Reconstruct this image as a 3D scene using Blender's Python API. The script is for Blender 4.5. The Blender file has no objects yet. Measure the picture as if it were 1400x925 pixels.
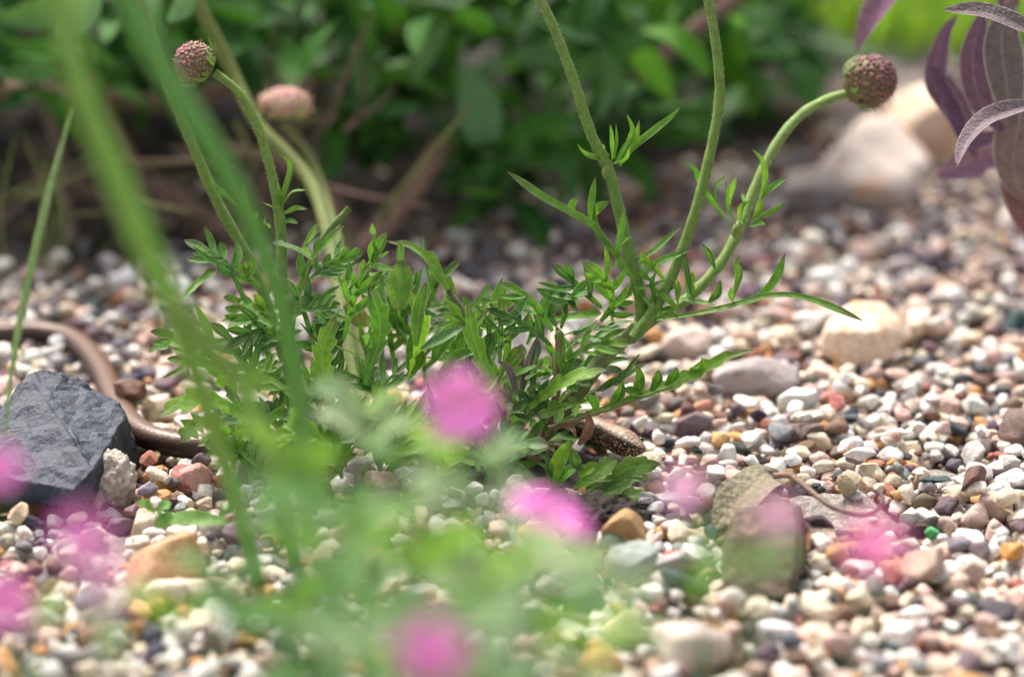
import bpy, bmesh, math, random
import numpy as np
from mathutils import Vector, Matrix, noise

random.seed(7); rng = np.random.default_rng(7)
C = bpy.context.scene
COL = C.collection
S = 0.01                                    # everything below is laid out in centimetres, built in metres

# ------------------------------------------------------------------ camera
CAM_H, PITCH, LENS = 32.2, math.radians(16.0), 100.0
FOCUS = 99.0
cd = bpy.data.cameras.new('camera'); cam = bpy.data.objects.new('camera', cd); COL.objects.link(cam)
cam.location = (0, 0, CAM_H*S); cam.rotation_euler = (math.pi/2 - PITCH, 0, 0)
cd.lens = LENS; cd.sensor_width = 36.0; cd.clip_start = 0.01; cd.clip_end = 500
cd.dof.use_dof = True; cd.dof.focus_distance = FOCUS*S; cd.dof.aperture_fstop = 5.0
C.camera = cam

# ------------------------------------------------------------------ light
SUN_EL, SUN_AZ = math.radians(58), math.radians(-28)        # azimuth from +Y, negative = to the left
w = bpy.data.worlds.new('World'); C.world = w; w.use_nodes = True
nt = w.node_tree; bg = nt.nodes['Background']
sky = nt.nodes.new('ShaderNodeTexSky'); sky.sky_type = 'NISHITA'; sky.sun_disc = False
sky.sun_elevation = SUN_EL; sky.sun_rotation = SUN_AZ
sky.dust_density = 6.0; sky.air_density = 0.7; sky.ozone_density = 0.6
hs = nt.nodes.new('ShaderNodeHueSaturation'); hs.inputs['Saturation'].default_value = .4      # bright overcast: a paler sky
nt.links.new(sky.outputs[0], hs.inputs['Color']); nt.links.new(hs.outputs[0], bg.inputs[0]); bg.inputs[1].default_value = 0.13
sd = bpy.data.lights.new('sun', 'SUN'); so = bpy.data.objects.new('sun', sd); COL.objects.link(so)
sd.energy = 2.1; sd.angle = math.radians(15); sd.color = (1, .90, .79)
sdir = Vector((math.sin(SUN_AZ)*math.cos(SUN_EL), math.cos(SUN_AZ)*math.cos(SUN_EL), math.sin(SUN_EL)))
so.rotation_euler = sdir.to_track_quat('Z', 'Y').to_euler(); so.location = sdir*3
C.view_settings.view_transform = 'Standard'; C.view_settings.look = 'None'
C.view_settings.exposure = 1.33; C.view_settings.gamma = 1.0
C.render.engine = 'CYCLES'
C.cycles.use_denoising = True
C.cycles.max_bounces = 6; C.cycles.diffuse_bounces = 3; C.cycles.glossy_bounces = 2
C.cycles.transmission_bounces = 3; C.cycles.transparent_max_bounces = 4
C.cycles.caustics_reflective = False; C.cycles.caustics_refractive = False

# ------------------------------------------------------------------ placing
SP, CP = math.sin(PITCH), math.cos(PITCH)
CAMV = Vector((0, 0, CAM_H)); TOCAM = Vector((0, -CP, SP))
def P(px, py, d):
    """the point d cm down the view axis that shows at (px, py) of the 1400 x 925 photograph"""
    u = (px-700)/1400*.36; v = (462.5-py)/1400*.36
    return Vector((u*d, d*(CP+v*SP), CAM_H - d*(SP-v*CP)))
def G(px, py, z=0.0):
    v = (462.5-py)/1400*.36
    return P(px, py, (CAM_H-z)/(SP-v*CP))
def to_px(p):
    y, z = p[1], p[2]-CAM_H
    d = y*CP - z*SP; up = y*SP + z*CP
    return 700+p[0]/d/.36*1400, 462.5-up/d/.36*1400, d
def path(pts, d=None, d1=None):
    n = len(pts); out = []
    for i, p in enumerate(pts):
        dd = p[2] if len(p) > 2 else (d if d1 is None else d+(d1-d)*i/(n-1))
        out.append(P(p[0], p[1], dd))
    return out
def spline(pts, n):
    pts = [Vector(p) for p in pts]
    if len(pts) == 2: return [pts[0].lerp(pts[1], i/(n-1)) for i in range(n)]
    e = [2*pts[0]-pts[1]] + pts + [2*pts[-1]-pts[-2]]
    L = [0]
    for a, b in zip(pts, pts[1:]): L.append(L[-1]+(b-a).length)
    out = []
    for i in range(n):
        s = L[-1]*i/(n-1); k = 0
        while k < len(pts)-2 and s > L[k+1]: k += 1
        t = (s-L[k])/max(1e-9, L[k+1]-L[k])
        p0, p1, p2, p3 = e[k:k+4]
        out.append(.5*((2*p1)+(p2-p0)*t+(2*p0-5*p1+4*p2-p3)*t*t+(3*p1-p0-3*p2+p3)*t**3))
    return out

# ------------------------------------------------------------------ objects
def origin(o):
    v = Vector((0, 0, 0))
    while o is not None: v += o.location; o = o.parent
    return v/S
class MB:
    """collects vertices (cm), faces and two vertex attributes: tint (rgba) and rib (0 midrib .. 1 leaf edge)"""
    def __init__(s): s.v = []; s.f = []; s.c = []; s.r = []
    def add(s, vs, fs, col=(1, 1, 1, 1), rib=None):
        b = len(s.v); s.v += [tuple(p) for p in vs]; s.f += [tuple(b+i for i in q) for q in fs]
        if isinstance(col, tuple): s.c += [col]*len(vs)
        else: s.c += list(col)
        s.r += list(rib) if rib is not None else [0.0]*len(vs)
    def build(s, name, m, parent=None, at=None, smooth=True):
        base = origin(parent) if parent is not None else (Vector(at) if at is not None else Vector((0, 0, 0)))
        me = bpy.data.meshes.new(name)
        v = (np.array(s.v)-np.array(base))*S
        me.from_pydata(v.tolist(), [], s.f)
        a = me.attributes.new('tint', 'FLOAT_COLOR', 'POINT'); a.data.foreach_set('color', np.array(s.c, dtype=np.float32).ravel())
        a = me.attributes.new('rib', 'FLOAT', 'POINT'); a.data.foreach_set('value', np.array(s.r, dtype=np.float32))
        if smooth: me.polygons.foreach_set('use_smooth', [True]*len(me.polygons))
        me.materials.append(m); me.update()
        o = bpy.data.objects.new(name, me); COL.objects.link(o)
        if parent is not None: o.parent = parent
        else: o.location = base*S
        return o
def tag(o, label=None, cat=None, group=None, kind=None):
    if label: o['label'] = label
    if cat: o['category'] = cat
    if group: o['group'] = group
    if kind: o['kind'] = kind
    return o
def thing(name, at, label, cat, group=None):
    o = bpy.data.objects.new(name, None); COL.objects.link(o); o.location = Vector(at)*S
    o.empty_display_size = .01
    return tag(o, label, cat, group)

# ------------------------------------------------------------------ materials
def mat(name):
    m = bpy.data.materials.new(name); m.use_nodes = True
    n = m.node_tree; b = n.nodes['Principled BSDF']
    return m, n, b
def N(n, t, **kw):
    x = n.nodes.new(t)
    for k, v in kw.items():
        if k.startswith('_'): setattr(x, k[1:], v)
        else:
            x.inputs[int(k[1:]) if k[0] == 'i' and k[1:].isdigit() else k].default_value = v
    return x
def link(n, a, b): n.links.new(a, b)
def ramp(n, src, stops):
    r = n.nodes.new('ShaderNodeValToRGB'); e = r.color_ramp.elements
    while len(e) < len(stops): e.new(.5)
    for k, (p, c) in zip(e, stops): k.position = p; k.color = (c, c, c, 1) if isinstance(c, (int, float)) else (*c, 1)
    link(n, src, r.inputs[0]); return r.outputs[0]
def mixc(n, fac, a, b, mode='MIX'):
    x = n.nodes.new('ShaderNodeMix'); x.data_type = 'RGBA'; x.blend_type = mode
    for i, s in ((0, fac), (6, a), (7, b)):
        if hasattr(s, 'links'): link(n, s, x.inputs[i])
        else: x.inputs[i].default_value = s if i == 0 else (*s, 1)
    return x.outputs[2]
def math_(n, op, a, b=0.0, c=0.0):
    x = n.nodes.new('ShaderNodeMath'); x.operation = op
    for i, s in enumerate((a, b, c)):
        if hasattr(s, 'links'): link(n, s, x.inputs[i])
        else: x.inputs[i].default_value = s
    return x.outputs[0]
def noise_(n, co, scale, detail=3, rough=.55):
    x = N(n, 'ShaderNodeTexNoise', Scale=scale, Detail=detail, Roughness=rough)
    if co is not None: link(n, co, x.inputs['Vector'])
    return x.outputs[0]
def bump_(n, b, h, strength, dist):
    x = N(n, 'ShaderNodeBump', Strength=strength, Distance=dist); link(n, h, x.inputs['Height'])
    link(n, x.outputs[0], b.inputs['Normal'])
def attr(n, name): 
    x = n.nodes.new('ShaderNodeAttribute'); x.attribute_name = name; return x

def make_stone():
    m, n, b = mat('stone')
    t = attr(n, 'tint'); pos = n.nodes.new('ShaderNodeNewGeometry').outputs['Position']
    # every stone shifts the pattern by its own seed
    off = N(n, 'ShaderNodeVectorMath', _operation='SCALE'); off.inputs[0].default_value = (.31, .17, .23); link(n, t.outputs['Alpha'], off.inputs['Scale'])
    co = N(n, 'ShaderNodeVectorMath', _operation='ADD'); link(n, pos, co.inputs[0]); link(n, off.outputs[0], co.inputs[1]); co = co.outputs[0]
    big = noise_(n, co, 240, 4, .6); fine = noise_(n, co, 1400, 3, .7)
    v1 = ramp(n, big, [(.3, .74), (.68, 1.15)])
    c = mixc(n, 1.0, t.outputs['Color'], v1, 'MULTIPLY')
    c = mixc(n, 1.0, c, ramp(n, fine, [(.3, .72), (.7, 1.14)]), 'MULTIPLY')
    # rusty and grey stains on part of the stones
    st = ramp(n, noise_(n, co, 130, 3, .6), [(.56, 0), (.72, 1)])
    st = math_(n, 'MULTIPLY', st, math_(n, 'FRACT', math_(n, 'MULTIPLY', t.outputs['Alpha'], 7.31)))
    warm = mixc(n, math_(n, 'FRACT', math_(n, 'MULTIPLY', t.outputs['Alpha'], 3.77)), (.75, .42, .2), (.5, .48, .5))
    c = mixc(n, math_(n, 'MULTIPLY', st, .8), c, mixc(n, 1.0, c, warm, 'MULTIPLY'))
    # dark mineral specks
    vo = N(n, 'ShaderNodeTexVoronoi', Scale=1100.0); link(n, co, vo.inputs['Vector'])
    sp = ramp(n, vo.outputs['Distance'], [(.12, 1), (.24, 0)])
    sp = math_(n, 'MULTIPLY', sp, ramp(n, math_(n, 'FRACT', math_(n, 'MULTIPLY', t.outputs['Alpha'], 11.3)), [(.55, 0), (.95, .55)]))
    c = mixc(n, sp, c, (.06, .05, .05))
    link(n, c, b.inputs['Base Color'])
    link(n, ramp(n, fine, [(.2, .5), (.8, .85)]), b.inputs['Roughness'])
    b.inputs['Specular IOR Level'].default_value = .28
    h = math_(n, 'ADD', math_(n, 'MULTIPLY', big, 1.0), math_(n, 'MULTIPLY', fine, .35))
    bump_(n, b, h, .8, .0022)
    return m
STONE = make_stone()

def make_rock(name, c1, c2, c3=None, scale=60, rough=.8, b_str=.7, vein=None, moss=None):
    m, n, b = mat(name)
    pos = n.nodes.new('ShaderNodeNewGeometry').outputs['Position']
    a = noise_(n, pos, scale, 5, .62); f = noise_(n, pos, scale*14, 4, .7)
    c = mixc(n, ramp(n, a, [(.35, 0), (.65, 1)]), c1, c2)
    if c3: c = mixc(n, ramp(n, noise_(n, pos, scale*1.7+3, 4, .6), [(.52, 0), (.66, 1)]), c, c3)
    c = mixc(n, 1.0, c, ramp(n, f, [(.28, .62), (.72, 1.25)]), 'MULTIPLY')
    if vein:
        wv = N(n, 'ShaderNodeTexWave', Scale=vein[0], Distortion=3.0, Detail=2.0); wv.bands_direction = 'DIAGONAL'
        link(n, pos, wv.inputs['Vector'])
        c = mixc(n, math_(n, 'MULTIPLY', ramp(n, wv.outputs[1], [(.9993, 0), (.99995, 1)]), .6), c, vein[1])
    if moss: c = mixc(n, math_(n, 'MULTIPLY', ramp(n, noise_(n, pos, 110, 4, .6), [(.46, 0), (.62, 1)]), .75), c, moss)
    link(n, c, b.inputs['Base Color']); b.inputs['Roughness'].default_value = rough
    bump_(n, b, math_(n, 'ADD', a, math_(n, 'MULTIPLY', f, .4)), b_str, .002)
    return m

def make_leaf(name, trans=.28, rough=.5, edge=(.42, .5, .36), rib=(.2, .34, .12), ribw=.16, edgew=.9, fuzz=0.0, vein=0.0, back=.35, spec=.25, bstr=.9):
    m, n, b = mat(name)
    t = attr(n, 'tint'); r = attr(n, 'rib')
    geo = n.nodes.new('ShaderNodeNewGeometry')
    c = mixc(n, 1.0, t.outputs['Color'], ramp(n, noise_(n, geo.outputs['Position'], 420, 3), [(.3, .75), (.7, 1.25)]), 'MULTIPLY')
    c = mixc(n, ramp(n, r.outputs['Fac'], [(0, .75), (ribw, 0)]), c, rib)
    c = mixc(n, ramp(n, r.outputs['Fac'], [(edgew, 0), (min(1, edgew+.09), .8)]), c, edge)
    c = mixc(n, math_(n, 'MULTIPLY', geo.outputs['Backfacing'], back), c, mixc(n, .5, c, (.3, .36, .26)))
    if fuzz: 
        fz = ramp(n, noise_(n, geo.outputs['Position'], 2600, 2, .8), [(.45, 0), (.7, fuzz)]); c = mixc(n, fz, c, (.5, .47, .5))
    link(n, c, b.inputs['Base Color']); b.inputs['Roughness'].default_value = rough
    b.inputs['Specular IOR Level'].default_value = spec
    h = noise_(n, geo.outputs['Position'], 900, 3)
    if vein:
        vo = N(n, 'ShaderNodeTexVoronoi', Scale=vein); link(n, geo.outputs['Position'], vo.inputs['Vector']); h = vo.outputs['Distance']
    bump_(n, b, h, .5 if not vein else bstr, .0008)
    tr = N(n, 'ShaderNodeBsdfTranslucent'); link(n, mixc(n, 1.0, c, (1.25, 1.35, .7), 'MULTIPLY'), tr.inputs[0])
    mx = N(n, 'ShaderNodeMixShader'); mx.inputs[0].default_value = trans
    link(n, b.outputs[0], mx.inputs[1]); link(n, tr.outputs[0], mx.inputs[2])
    link(n, mx.outputs[0], n.nodes['Material Output'].inputs[0])
    return m
LEAF = make_leaf('green_leaf', trans=.34)
SHRUB = make_leaf('shrub_leaf', trans=.22, rough=.55, edge=(.08, .17, .05), rib=(.12, .26, .08), ribw=.1, back=.08, spec=.15)
GLAUC = make_leaf('glaucous_leaf', trans=.3, rough=.6, edge=(.4, .5, .36), rib=(.3, .42, .26))
SAGE = make_leaf('sage_leaf', trans=.12, rough=.85, edge=(.5, .42, .45), rib=(.3, .2, .25), ribw=.08, fuzz=.2, vein=700, bstr=.5)
PETAL = make_leaf('petal', trans=.5, rough=.6, edge=(.9, .45, .84), rib=(.84, .24, .72), ribw=.1)
DRY = make_leaf('dry_leaf', trans=.1, rough=.8, edge=(.3, .24, .18), rib=(.3, .22, .15), vein=500)

def make_stem():
    m, n, b = mat('stem')
    t = attr(n, 'tint'); geo = n.nodes.new('ShaderNodeNewGeometry')
    c = mixc(n, 1.0, t.outputs['Color'], ramp(n, noise_(n, geo.outputs['Position'], 500, 3), [(.3, .8), (.7, 1.2)]), 'MULTIPLY')
    fz = ramp(n, noise_(n, geo.outputs['Position'], 2200, 2, .8), [(.6, 0), (.72, .22)])
    c = mixc(n, fz, c, (.5, .55, .38))
    link(n, c, b.inputs['Base Color']); b.inputs['Roughness'].default_value = .6
    b.inputs['Specular IOR Level'].default_value = .22
    bump_(n, b, noise_(n, geo.outputs['Position'], 1500, 3), .5, .0008)
    return m
STEM = make_stem()
def make_plain(name, rough=.6, nscale=400, b_str=.5, spec=.4):
    m, n, b = mat(name)
    t = attr(n, 'tint'); geo = n.nodes.new('ShaderNodeNewGeometry')
    c = mixc(n, 1.0, t.outputs['Color'], ramp(n, noise_(n, geo.outputs['Position'], nscale, 4, .65), [(.3, .6), (.7, 1.3)]), 'MULTIPLY')
    link(n, c, b.inputs['Base Color']); b.inputs['Roughness'].default_value = rough; b.inputs['Specular IOR Level'].default_value = spec
    bump_(n, b, noise_(n, geo.outputs['Position'], nscale*3, 4), b_str, .001)
    return m
BARK = make_plain('bark', .85, 180, .9)
FLORET = make_plain('floret', .6, 900, .3)
CLAY = make_plain('sandy_clump', .9, 700, 1.0)

def make_ground():
    m, n, b = mat('sandy_soil')
    geo = n.nodes.new('ShaderNodeNewGeometry'); pos = geo.outputs['Position']
    t = attr(n, 'tint')
    f = noise_(n, pos, 900, 5, .75); g = noise_(n, pos, 2600, 2, .8)
    c = mixc(n, 1.0, t.outputs['Color'], ramp(n, f, [(.3, .6), (.7, 1.25)]), 'MULTIPLY')
    c = mixc(n, ramp(n, g, [(.58, 0), (.70, .7)]), c, (.16, .13, .12))
    vo = N(n, 'ShaderNodeTexVoronoi', Scale=520.0); link(n, pos, vo.inputs['Vector']); c = mixc(n, 1.0, c, ramp(n, vo.outputs['Color'], [(.2, .6), (.8, 1.2)]), 'MULTIPLY')
    link(n, c, b.inputs['Base Color']); b.inputs['Roughness'].default_value = .95
    bump_(n, b, math_(n, 'ADD', f, math_(n, 'MULTIPLY', g, .5)), 1.0, .003)
    return m
GROUND = make_ground()

# ------------------------------------------------------------------ ground and soil
def sstep(a, b, x):
    t = np.clip((x-a)/(b-a), 0, 1); return t*t*(3-2*t)
def vnoise(x, y, s, o=0.):
    return np.array([noise.noise((a*s+o, b*s-o, o)) for a, b in zip(np.ravel(x), np.ravel(y))]).reshape(np.shape(x))
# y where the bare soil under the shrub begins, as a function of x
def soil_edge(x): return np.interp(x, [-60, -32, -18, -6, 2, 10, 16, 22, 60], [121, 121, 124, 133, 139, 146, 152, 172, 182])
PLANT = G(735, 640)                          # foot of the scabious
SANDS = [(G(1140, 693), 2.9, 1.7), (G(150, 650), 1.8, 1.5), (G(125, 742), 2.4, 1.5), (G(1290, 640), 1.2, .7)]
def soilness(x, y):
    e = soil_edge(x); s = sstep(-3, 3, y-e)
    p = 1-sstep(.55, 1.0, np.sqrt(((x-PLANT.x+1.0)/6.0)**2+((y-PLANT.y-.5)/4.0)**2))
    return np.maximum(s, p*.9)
def sandness(x, y):
    s = 0*x
    for c, rx, ry in SANDS: s = np.maximum(s, 1-sstep(.5, 1.0, np.sqrt(((x-c.x)/rx)**2+((y-c.y)/(ry*2.2))**2)))
    return s
def base_h(x, y): return -.95 + .66*sandness(x, y) + .75*soilness(x, y)
xs = np.unique(np.concatenate([[-6000, -2000, -700, -300, -150, -80], np.arange(-56, 56.1, .4), [80, 150, 300, 700, 2000, 6000]]))
ys = np.unique(np.concatenate([[-6000, -2000, -500, -100, 0, 30], np.arange(50, 216, .4), [240, 280, 340, 450, 700, 1200, 3000, 9000]]))
X, Y = np.meshgrid(xs, ys)
Z = base_h(X, Y); nz = np.zeros_like(X); msk = (abs(X) < 60) & (Y > 45) & (Y < 220)
nz[msk] = vnoise(X[msk], Y[msk], .35)*.35 + vnoise(X[msk], Y[msk], 1.1, 5.)*.18
so_ = soilness(X, Y); Z = Z + nz*(.35+.9*so_)
fz = np.zeros_like(X); m2 = msk & (sandness(X, Y) > .02); fz[m2] = vnoise(X[m2], Y[m2], 2.3, 9.)*.22 + vnoise(X[m2], Y[m2], .8, 3.)*.3; Z = Z + fz
lawn = sstep(172, 190, Y)*sstep(14, 24, X) + sstep(215, 250, Y); lawn = np.clip(lawn, 0, 1)
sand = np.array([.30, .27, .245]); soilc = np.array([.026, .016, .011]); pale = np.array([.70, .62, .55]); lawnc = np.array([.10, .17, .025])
sa = sandness(X, Y)[..., None]
colr = sand*(1-sa)+pale*sa
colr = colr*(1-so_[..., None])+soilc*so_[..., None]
colr = colr*(1-lawn[..., None])+lawnc*lawn[..., None]
nx, ny = len(xs), len(ys)
b = MB(); b.v = np.stack([X, Y, Z], -1).reshape(-1, 3).tolist()
b.f = [(j*nx+i, j*nx+i+1, (j+1)*nx+i+1, (j+1)*nx+i) for j in range(ny-1) for i in range(nx-1)]
b.c = np.concatenate([colr.reshape(-1, 3), np.ones((nx*ny, 1))], 1); b.r = [0.]*(nx*ny)
b.v = list(b.v); b.c = list(map(tuple, b.c))
tag(b.build('ground', GROUND), kind='structure')

# ------------------------------------------------------------------ stones
def ico(sub):
    bm = bmesh.new(); bmesh.ops.create_icosphere(bm, subdivisions=sub, radius=1)
    v = np.array([tuple(x.co) for x in bm.verts]); f = np.array([[q.index for q in p.verts] for p in bm.faces]); bm.free()
    return v/np.linalg.norm(v, axis=1)[:, None], f
ICO = {k: ico(k) for k in (1, 2, 3, 4, 5)}
def rot(r):
    q = r.normal(size=4); q /= np.linalg.norm(q); a, b_, c, d = q
    return np.array([[1-2*(c*c+d*d), 2*(b_*c-d*a), 2*(b_*d+c*a)], [2*(b_*c+d*a), 1-2*(b_*b_+d*d), 2*(c*d-b_*a)], [2*(b_*d-c*a), 2*(c*d+b_*a), 1-2*(b_*b_+c*c)]])
def planes(r, k):
    i = np.arange(k)+.5; z = 1-2*i/k; ph = i*2.39996+r.uniform(0, 6.28)       # facets spread over the whole stone
    n = np.stack([np.sqrt(1-z*z)*np.cos(ph), np.sqrt(1-z*z)*np.sin(ph), z], 1)+r.normal(size=(k, 3))*.28
    n /= np.linalg.norm(n, axis=1)[:, None]; n = n@rot(r).T
    return n, r.uniform(.62, 1.0, k)
def stone_shape(r, sub, pl, p, lump=.06):
    v, f = ICO[sub]; n, d = pl
    q = np.maximum(v@n.T, 1e-3)/d
    rad = (np.sum(q**p, 1))**(-1/p)
    o = r.uniform(0, 50, 3)
    a = np.sin(v*2.7+o).sum(1)*.5 + np.sin(v[:, [1, 2, 0]]*4.9+o*2).sum(1)*.3
    rad = rad*(1+lump*a)
    rad = np.minimum(rad, 1.25)
    return v*rad[:, None], f
PAL = {'white': (.88, .83, .77), 'cream': (.82, .69, .53), 'pinkish beige': (.66, .47, .40), 'light grey': (.52, .48, .47), 'grey': (.25, .235, .245),
       'purple grey': (.17, .12, .135), 'charcoal': (.065, .07, .085), 'brown': (.21, .12, .08), 'orange': (.62, .33, .13), 'brick red': (.40, .16, .12), 'grey green': (.24, .28, .25)}
PN = list(PAL)
W_NEAR = np.array([36, 21, 14, 4, 5, 8, 7, 9, 7, 3, 1.0]); W_FAR = np.array([14, 9, 17, 14, 9, 22, 8, 12, 3.5, 3, .6])

# stones and the animal keep the gravel away from where they lie (x, y, radius)
KEEP = []
def keep(p, r): KEEP.append((p[0], p[1], r))

def hull_rock(name, pts, m, label, cat, bevel=.12, cuts=4, amp=.10, freq=.8, group=None, smooth=False):
    c = sum((Vector(p) for p in pts), Vector())/len(pts)
    bm = bmesh.new()
    for p in pts: bm.verts.new(Vector(p)-c)
    r = bmesh.ops.convex_hull(bm, input=bm.verts)
    bmesh.ops.delete(bm, geom=[e for e in r['geom_interior'] if isinstance(e, bmesh.types.BMVert)], context='VERTS')
    bmesh.ops.dissolve_limit(bm, angle_limit=math.radians(8), verts=bm.verts, edges=bm.edges)
    if bevel: bmesh.ops.bevel(bm, geom=list(bm.edges), offset=bevel, segments=2, affect='EDGES', profile=.6)
    bmesh.ops.triangulate(bm, faces=bm.faces)
    for _ in range(cuts):
        long_ = [e for e in bm.edges if e.calc_length() > .16]
        if not long_ or len(bm.faces) > 9000: break
        bmesh.ops.subdivide_edges(bm, edges=long_, cuts=1); bmesh.ops.triangulate(bm, faces=bm.faces)
    bm.normal_update(); o = Vector((random.random()*50, 3, 7))
    for v in bm.verts:
        q = v.co*freq+o
        h = noise.fractal(q, .9, 2.1, 4)*amp - abs(noise.noise(q*1.9))*amp*.8
        v.co = v.co + v.normal*h
    b = MB(); bm.verts.index_update()
    b.add([v.co+c for v in bm.verts], [[x.index for x in f.verts] for f in bm.faces]); bm.free()
    ob = b.build(name, m, at=c, smooth=smooth); tag(ob, label, cat, group)
    return ob
def big_stone(name, px, py, wpx, hpx, depth_cm, m, label, seed, p=9, zc=None, cat='stone', rz=0., lump=.05, tilt=0.):
    """rounded stone whose middle shows at px,py; lies on the gravel"""
    r = np.random.default_rng(seed)
    g = G(px, py+hpx*.5, -.25); d = to_px(g)[2]+depth_cm*.3
    k = 1400/.36/d; ww, hh = wpx/k/2, hpx/k/2
    c = P(px, py, d)
    v, f = stone_shape(r, 5 if d < 125 else 4, planes(r, 13), p, lump)
    v = v/np.abs(v).max(0)
    v = v*np.array([ww, depth_cm/2, hh*1.05])
    q = np.array([noise.fractal(Vector(x)*1.6+Vector((seed, 0, 0)), .8, 2.2, 4) for x in v])
    v = v*(1+q[:, None]*.06)
    if tilt: 
        ct, st_ = math.cos(tilt), math.sin(tilt); v = v@np.array([[ct, 0, st_], [0, 1, 0], [-st_, 0, ct]])
    cz, sz = math.cos(rz), math.sin(rz); v = v@np.array([[cz, sz, 0], [-sz, cz, 0], [0, 0, 1]])
    b = MB(); b.add((v+np.array(c)).tolist(), f.tolist()); ob = b.build(name, m, at=c)
    tag(ob, label, cat); keep(c, max(ww, depth_cm/2)*.82)
    return ob

R_SLATE = make_rock('slate', (.024, .033, .058), (.036, .047, .076), (.018, .022, .036), 45, .6, 1.0)
R_ORANGE = make_rock('orange_quartz', (.46, .21, .07), (.60, .36, .18), (.36, .22, .06), 55, .55)
R_MOSS = make_rock('weathered_block', (.085, .052, .036), (.17, .115, .08), (.32, .20, .14), 110, .8, 1.3, moss=(.07, .08, .035))
R_PINK = make_rock('pink_stone', (.66, .52, .46), (.56, .44, .38), (.5, .42, .38), 50)
R_YEL = make_rock('yellow_quartz', (.72, .53, .37), (.78, .66, .53), (.62, .36, .17), 40, .55)
R_GREY = make_rock('grey_stone', (.33, .28, .27), (.42, .37, .36), (.30, .21, .17), 70)
R_RUST = make_rock('rusty_rock', (.12, .075, .06), (.20, .11, .08), (.08, .06, .06), 80, .6)
R_PALE = make_rock('pale_rock', (.70, .58, .50), (.60, .52, .48), (.66, .38, .2), 22)
R_PEACH = make_rock('peach_rock', (.72, .50, .34), (.74, .60, .48), (.6, .4, .25), 26)
R_BROWN = make_rock('brown_rock', (.36, .27, .21), (.48, .38, .31), (.26, .2, .17), 25)
R_WHITE = make_rock('white_rock', (.66, .60, .59), (.56, .50, .50), (.7, .62, .56), 30)

# slate block at the left
sl = [P(38, 512, 100.5), P(52, 503, 101), P(88, 505, 101.5), P(160, 549, 101.2), P(172, 566, 100.6), P(-30, 606, 98.0), P(-45, 640, 97), P(20, 655, 96.2), P(100, 668, 95.6), P(128, 640, 96.2),
      P(186, 608, 101.5), P(150, 640, 99.5), P(95, 694, 95.8), P(124, 688, 96.2), P(0, 690, 97), P(-60, 660, 98), P(60, 560, 104.5), P(170, 580, 104.5), P(-20, 585, 104)]
hull_rock('slate_block', sl, R_SLATE, 'dark blue-grey slate block with flat slanted top at the left edge, snake-like lizard behind it', 'rock', bevel=.05, cuts=6, amp=.13, freq=1.1)
for x, y in ((20, 690), (90, 690), (140, 660), (60, 620), (0, 640), (150, 610)): keep(G(x, y), 1.2)
# squared block at the right of centre
mb_ = [P(1003, 700, 91.5), P(1082, 688, 91.8), P(1090, 720, 90.2), P(996, 735, 89.6), P(1096, 690, 94.5), P(1015, 690, 95), P(985, 790, 89), P(1000, 818, 88), P(1080, 818, 88.4), P(1100, 770, 91), P(1104, 745, 94.5), P(990, 735, 95), P(1096, 800, 90)]
hull_rock('weathered_block', mb_, R_MOSS, 'squarish brown and olive stone block standing under the dead leaf, right of centre', 'rock', bevel=.14, cuts=6, amp=.10, freq=1.1)
for x, y in ((1020, 800), (1070, 800), (1045, 770)): keep(G(x, y), 1.35)
# quartz lump further back
yq = [P(1128, 440, 113), P(1165, 408, 114.5), P(1210, 410, 115.5), P(1236, 438, 115), P(1232, 470, 114), P(1205, 500, 112.5), P(1150, 500, 112), P(1118, 475, 112.5), P(1120, 480, 115), P(1235, 480, 116), P(1200, 452, 112.3), P(1130, 450, 112)]
hull_rock('yellow_quartz_stone', yq, R_YEL, 'cream and orange quartz lump the size of a walnut on the gravel at right', 'rock', bevel=.2, cuts=5, amp=.08, smooth=True)
keep(G(1178, 480), 1.7)
big_stone('orange_stone', 228, 768, 128, 78, 2.4, R_ORANGE, 'smooth orange-brown stone lying in front of the slate block', 11, p=7, tilt=.35)
big_stone('pink_stone', 935, 885, 128, 105, 2.8, R_PINK, 'pale pinkish rounded stone at the bottom edge, below the squarish block', 12, p=10)
big_stone('grey_stone', 1035, 522, 125, 66, 3.0, R_GREY, 'flat grey stone behind the long toothed leaf, left of the quartz lump', 13, p=8)
big_stone('brown_white_stone', 938, 468, 76, 56, 2.0, R_PINK, 'brown and white stone just right of the thick hairy stem', 14, p=8)
big_stone('rusty_stone', 1400, 590, 78, 72, 2.4, R_RUST, 'dark rusty red stone cut by the right edge of the gravel', 15, p=9)
big_stone('peach_boulder', 1262, 185, 120, 130, 5.0, R_PEACH, 'peach orange blurred boulder between the pale boulder and the sage leaves', 31, p=8)
big_stone('pale_boulder', 1195, 232, 165, 140, 6.0, R_PALE, 'large pale blurred boulder behind the right flower bud', 16, p=22, lump=.09, tilt=.3)
big_stone('brown_boulder', 1065, 125, 190, 95, 7.0, R_BROWN, 'blurred brownish boulder behind the tall green stalk in the background', 17, p=8)
big_stone('white_slab', 375, 462, 120, 62, 3.2, R_WHITE, 'whitish flat stone showing through the foliage at the left of the plant', 18, p=9)
big_stone('white_boulder', 672, 505, 190, 130, 4.0, R_WHITE, 'large whitish stone behind the middle of the scabious foliage', 19, p=9)
big_stone('mauve_stone', 1122, 255, 120, 85, 4.2, R_GREY, 'blurred mauve grey stone left of the pale boulder', 20, p=16, lump=.08)

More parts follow.
